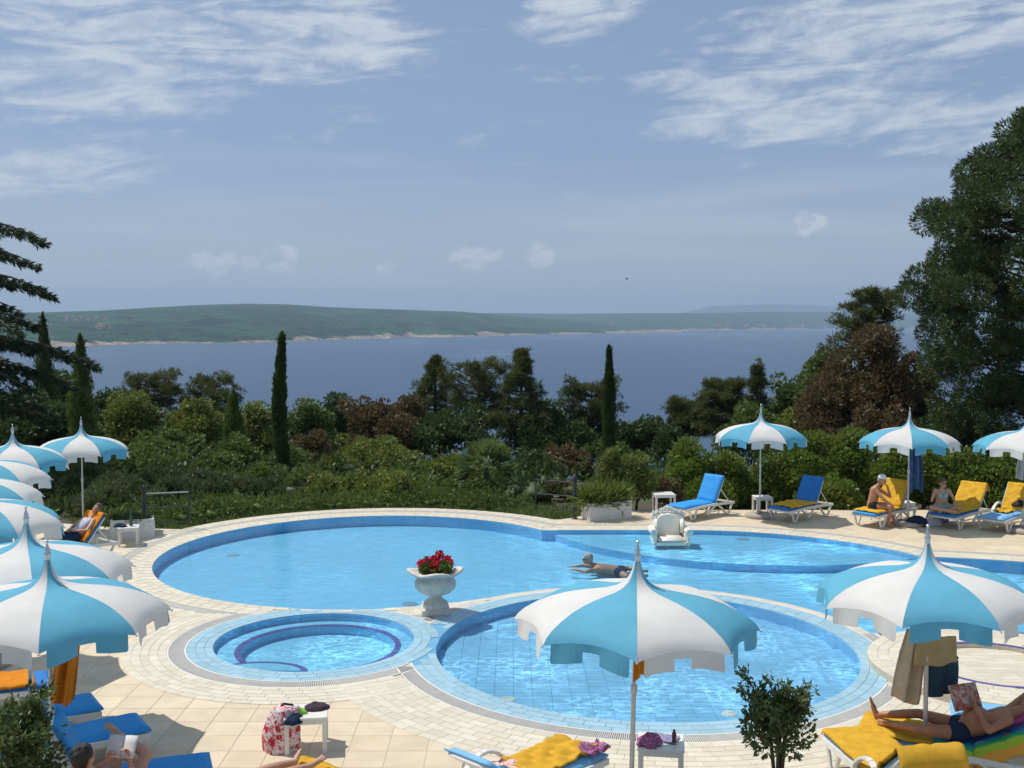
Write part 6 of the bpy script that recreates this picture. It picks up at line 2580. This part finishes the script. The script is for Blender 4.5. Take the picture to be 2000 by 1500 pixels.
# ---- man reading a magazine on the rainbow towel
P, Q = frame(RM, RM_DEG)
J = dict(pelvis=P(0.150, .02, .53), chest=P(-0.230, .02, .70), neck=P(-0.430, .02, .83), head=P(-0.560, .02, .93), up=Q(-.75, 0, .75), face=Q(.70, 0, .70),
         sh_r=P(-0.320, -.17, .76), sh_l=P(-0.320, .21, .76), hip_r=P(0.180, -.10, .51), hip_l=P(0.180, .14, .51),
         el_r=P(-0.560, -.34, .98), wr_r=P(-0.700, -.10, .98), el_l=P(-0.140, .34, .66), wr_l=P(0.000, .16, .82),
         kn_r=P(0.620, -.13, .56), an_r=P(1.080, -.11, .47), to_r=P(1.150, -.12, .66), kn_l=P(0.560, .36, .55), an_l=P(0.860, .12, .47), to_l=P(1.030, .07, .46), front=Q(.3, 0, .95))
rt, T, j = person(J, 'deeply tanned man in dark trunks reading a magazine on the rainbow towel', S_deep, .010, RM + (.006,), belly=.165, hands={'l': (Q(.35, -.5, .75), Q(-.6, -.3, .2), 1, 1.0), 'r': (Q(.3, .6, -.2), Q(.5, 0, -.5), 1, .4)})
trunks(rt, j, M_navy, .12, voxel=.011)
hair(rt, T, M_hair_d)
mag = empty('magazine', P(.06, .10, .81), 0, 'open red and grey illustrated magazine held by the reading man', 'magazine')
MQ = Matrix.Rotation(R(20), 3, 'Z') @ Matrix.Rotation(R(64), 3, 'X')
for s in (-1, 1):
    mb = MB()

    def pg(i, k, s=s):
        v_ = MQ @ V((s * i * .19, k * .28 - .03, -.05 * math.sin(i * 2.2)))
        return tuple(v_)
    mb.grid(pg, 8, 4)
    mb.build('page', M_mag, mag, smooth='all', solid=.006)

# ---- reader at the lower left
LRP = LR
P, Q = frame(LRP, RD_DEG)
J = dict(pelvis=P(.10, 0, .50), chest=P(-.12, 0, .78), neck=P(-.24, 0, .97), head=P(-.28, 0, 1.10), up=Q(-.25, 0, .97), face=Q(.90, -.25, -.35),
         sh_r=P(-.17, -.18, .88), sh_l=P(-.17, .18, .88), hip_r=P(.12, -.10, .49), hip_l=P(.12, .10, .49),
         el_r=P(.06, -.30, .72), wr_r=P(.16, -.20, .90), el_l=P(.05, .28, .72), wr_l=P(.14, .02, .88),
         kn_r=P(.46, -.22, .84), an_r=P(.60, .12, .95), to_r=P(.66, .30, 1.03), kn_l=P(.54, .06, .90), an_l=P(.86, .08, .46), to_l=P(1.02, .08, .43), front=Q(.8, 0, .5))
rt, T, j = person(J, 'dark haired person reading with crossed legs at the lower left', S_warm, .010, LRP + (.006,), hands={'r': (Q(.2, .3, .8), Q(-.5, .5, .2), -1, 1.0), 'l': (Q(.2, -.4, .8), Q(-.5, -.5, .2), 1, 1.0)})
trunks(rt, j, M_navy, .3, voxel=.011)
hair(rt, T, M_hair_d, .02, 1.08)
bk = empty('book', P(.20, -.10, .96), 0, 'open pale paperback held by the dark haired reader', 'book')
M_paper = pmat('book_paper', (.66, .64, .60), .8, .06, 14)
MQ = Matrix.Rotation(R(RD_DEG), 3, 'Z') @ Matrix.Rotation(R(-58), 3, 'Y')
for s in (-1, 1):
    mb = MB()
    mb.grid(lambda i, k, s=s: tuple(MQ @ V((k * .21 - .06, s * i * .14, .03 * math.sin(i * 2.4)))), 8, 4)
    mb.build('page', M_paper, bk, smooth='all', solid=.012)

# ---- dozing sunbather at far left
P, Q = frame(LFP, LF_DEG - 10)
J = dict(pelvis=P(.08, 0, .51), chest=P(-.20, .02, .72), neck=P(-.38, .02, .92), head=P(-.45, .03, 1.03), up=Q(-.6, .2, .8), face=Q(.6, .6, .5),
         sh_r=P(-.27, -.17, .82), sh_l=P(-.27, .20, .82), hip_r=P(.12, -.10, .50), hip_l=P(.12, .10, .50),
         el_r=P(-.06, -.28, .66), wr_r=P(.10, -.10, .66), el_l=P(-.05, .30, .66), wr_l=P(.12, .14, .66),
         kn_r=P(.52, -.12, .56), an_r=P(.95, -.12, .46), to_r=P(1.02, -.14, .62), kn_l=P(.52, .12, .56), an_l=P(.95, .13, .46), to_l=P(1.02, .15, .62), front=Q(.4, 0, .9))
rt, T, j = person(J, 'sunbather with dark wrap dozing on the orange towel at far left', S_warm, .014, LFP + (.006,), True)
trunks(rt, j, M_navy, .65, 'dark_wrap', .02, .016)
hair(rt, T, M_hair_b, .02)
mb = MB()
capsule(mb, j['chest'], .135, j['pelvis'].lerp(j['chest'], .25), .13)
for s in 'lr':
    capsule(mb, j['chest'].lerp(j['sh_' + s], .5), .10, j['pelvis'].lerp(j['chest'], .3), .11)
link('top', remeshed(mb, 'top', .016, 2), pmat('lilac_top', (.50, .50, .58), .85, .08, 8), rt)

# ---- swimmer
B = (1.9, 22.2, -.05)
J = dict(pelvis=(2.24, 22.02, -.145), chest=(1.84, 22.14, -.115), neck=(1.68, 22.19, -.045), head=(1.58, 22.22, .065), up=(-.12, .03, 1), face=(-1, .3, -.02),
         sh_r=(1.75, 22.34, -.115), sh_l=(1.74, 21.97, -.105), hip_r=(2.27, 22.11, -.15), hip_l=(2.23, 21.92, -.15),
         el_r=(1.52, 22.46, -.13), wr_r=(1.34, 22.36, -.12), el_l=(1.52, 21.84, -.115), wr_l=(1.30, 21.96, -.09),
         kn_r=(2.44, 22.42, -.17), an_r=(2.70, 22.16, -.17), to_r=(2.84, 22.18, -.18), kn_l=(2.34, 21.62, -.17), an_l=(2.64, 21.80, -.17), to_l=(2.78, 21.76, -.18), front=(0, 0, -1))
rt, T, j = person(J, 'grey haired swimmer doing breaststroke in the large pool', S_tan, .013, B, hands={'r': ((-1, 0, 0), (0, 0, -1), 1, .2), 'l': ((-1, .1, 0), (0, 0, -1), 1, .2)})
trunks(rt, j, M_navy, .2)
hair(rt, T, M_hair_g)
mb = MB()
for s in (-1, 1):
    mb.ball((s * .034, .086, .006), (.025, .012, .018), 10, 6, T)
mb.tube([tuple(T @ V((-.082, 0, .012))), tuple(T @ V((-.03, .092, .012))), tuple(T @ V((.03, .092, .012))), tuple(T @ V((.082, 0, .012)))], .006, 5)
mb.build('goggles', M_black, rt, smooth=True)

# ---- sunbather at the bottom edge, only a foot in view
P, Q = frame(BF, BF_DEG)
J = dict(pelvis=P(.02, 0, .50), chest=P(-.36, 0, .52), neck=P(-.58, 0, .53), head=P(-.70, 0, .54), up=Q(-1, 0, .1), face=Q(.1, 0, 1),
         sh_r=P(-.46, -.18, .51), sh_l=P(-.46, .18, .51), hip_r=P(.06, -.10, .50), hip_l=P(.06, .10, .50),
         el_r=P(-.20, -.27, .48), wr_r=P(.04, -.26, .48), el_l=P(-.20, .27, .48), wr_l=P(.04, .26, .48),
         kn_r=P(.52, -.10, .53), an_r=P(.96, -.06, .475), to_r=P(1.12, -.08, .52), kn_l=P(.50, .12, .53), an_l=P(.92, .14, .475), to_l=P(1.05, .22, .54), front=Q(.1, 0, .99))
rt, T, j = person(J, 'sunbather lying at the bottom edge with only the feet in view', S_warm, .012, BF + (.006,), belly=.11)
trunks(rt, j, M_navy, .2)
hair(rt, T, M_hair_b)
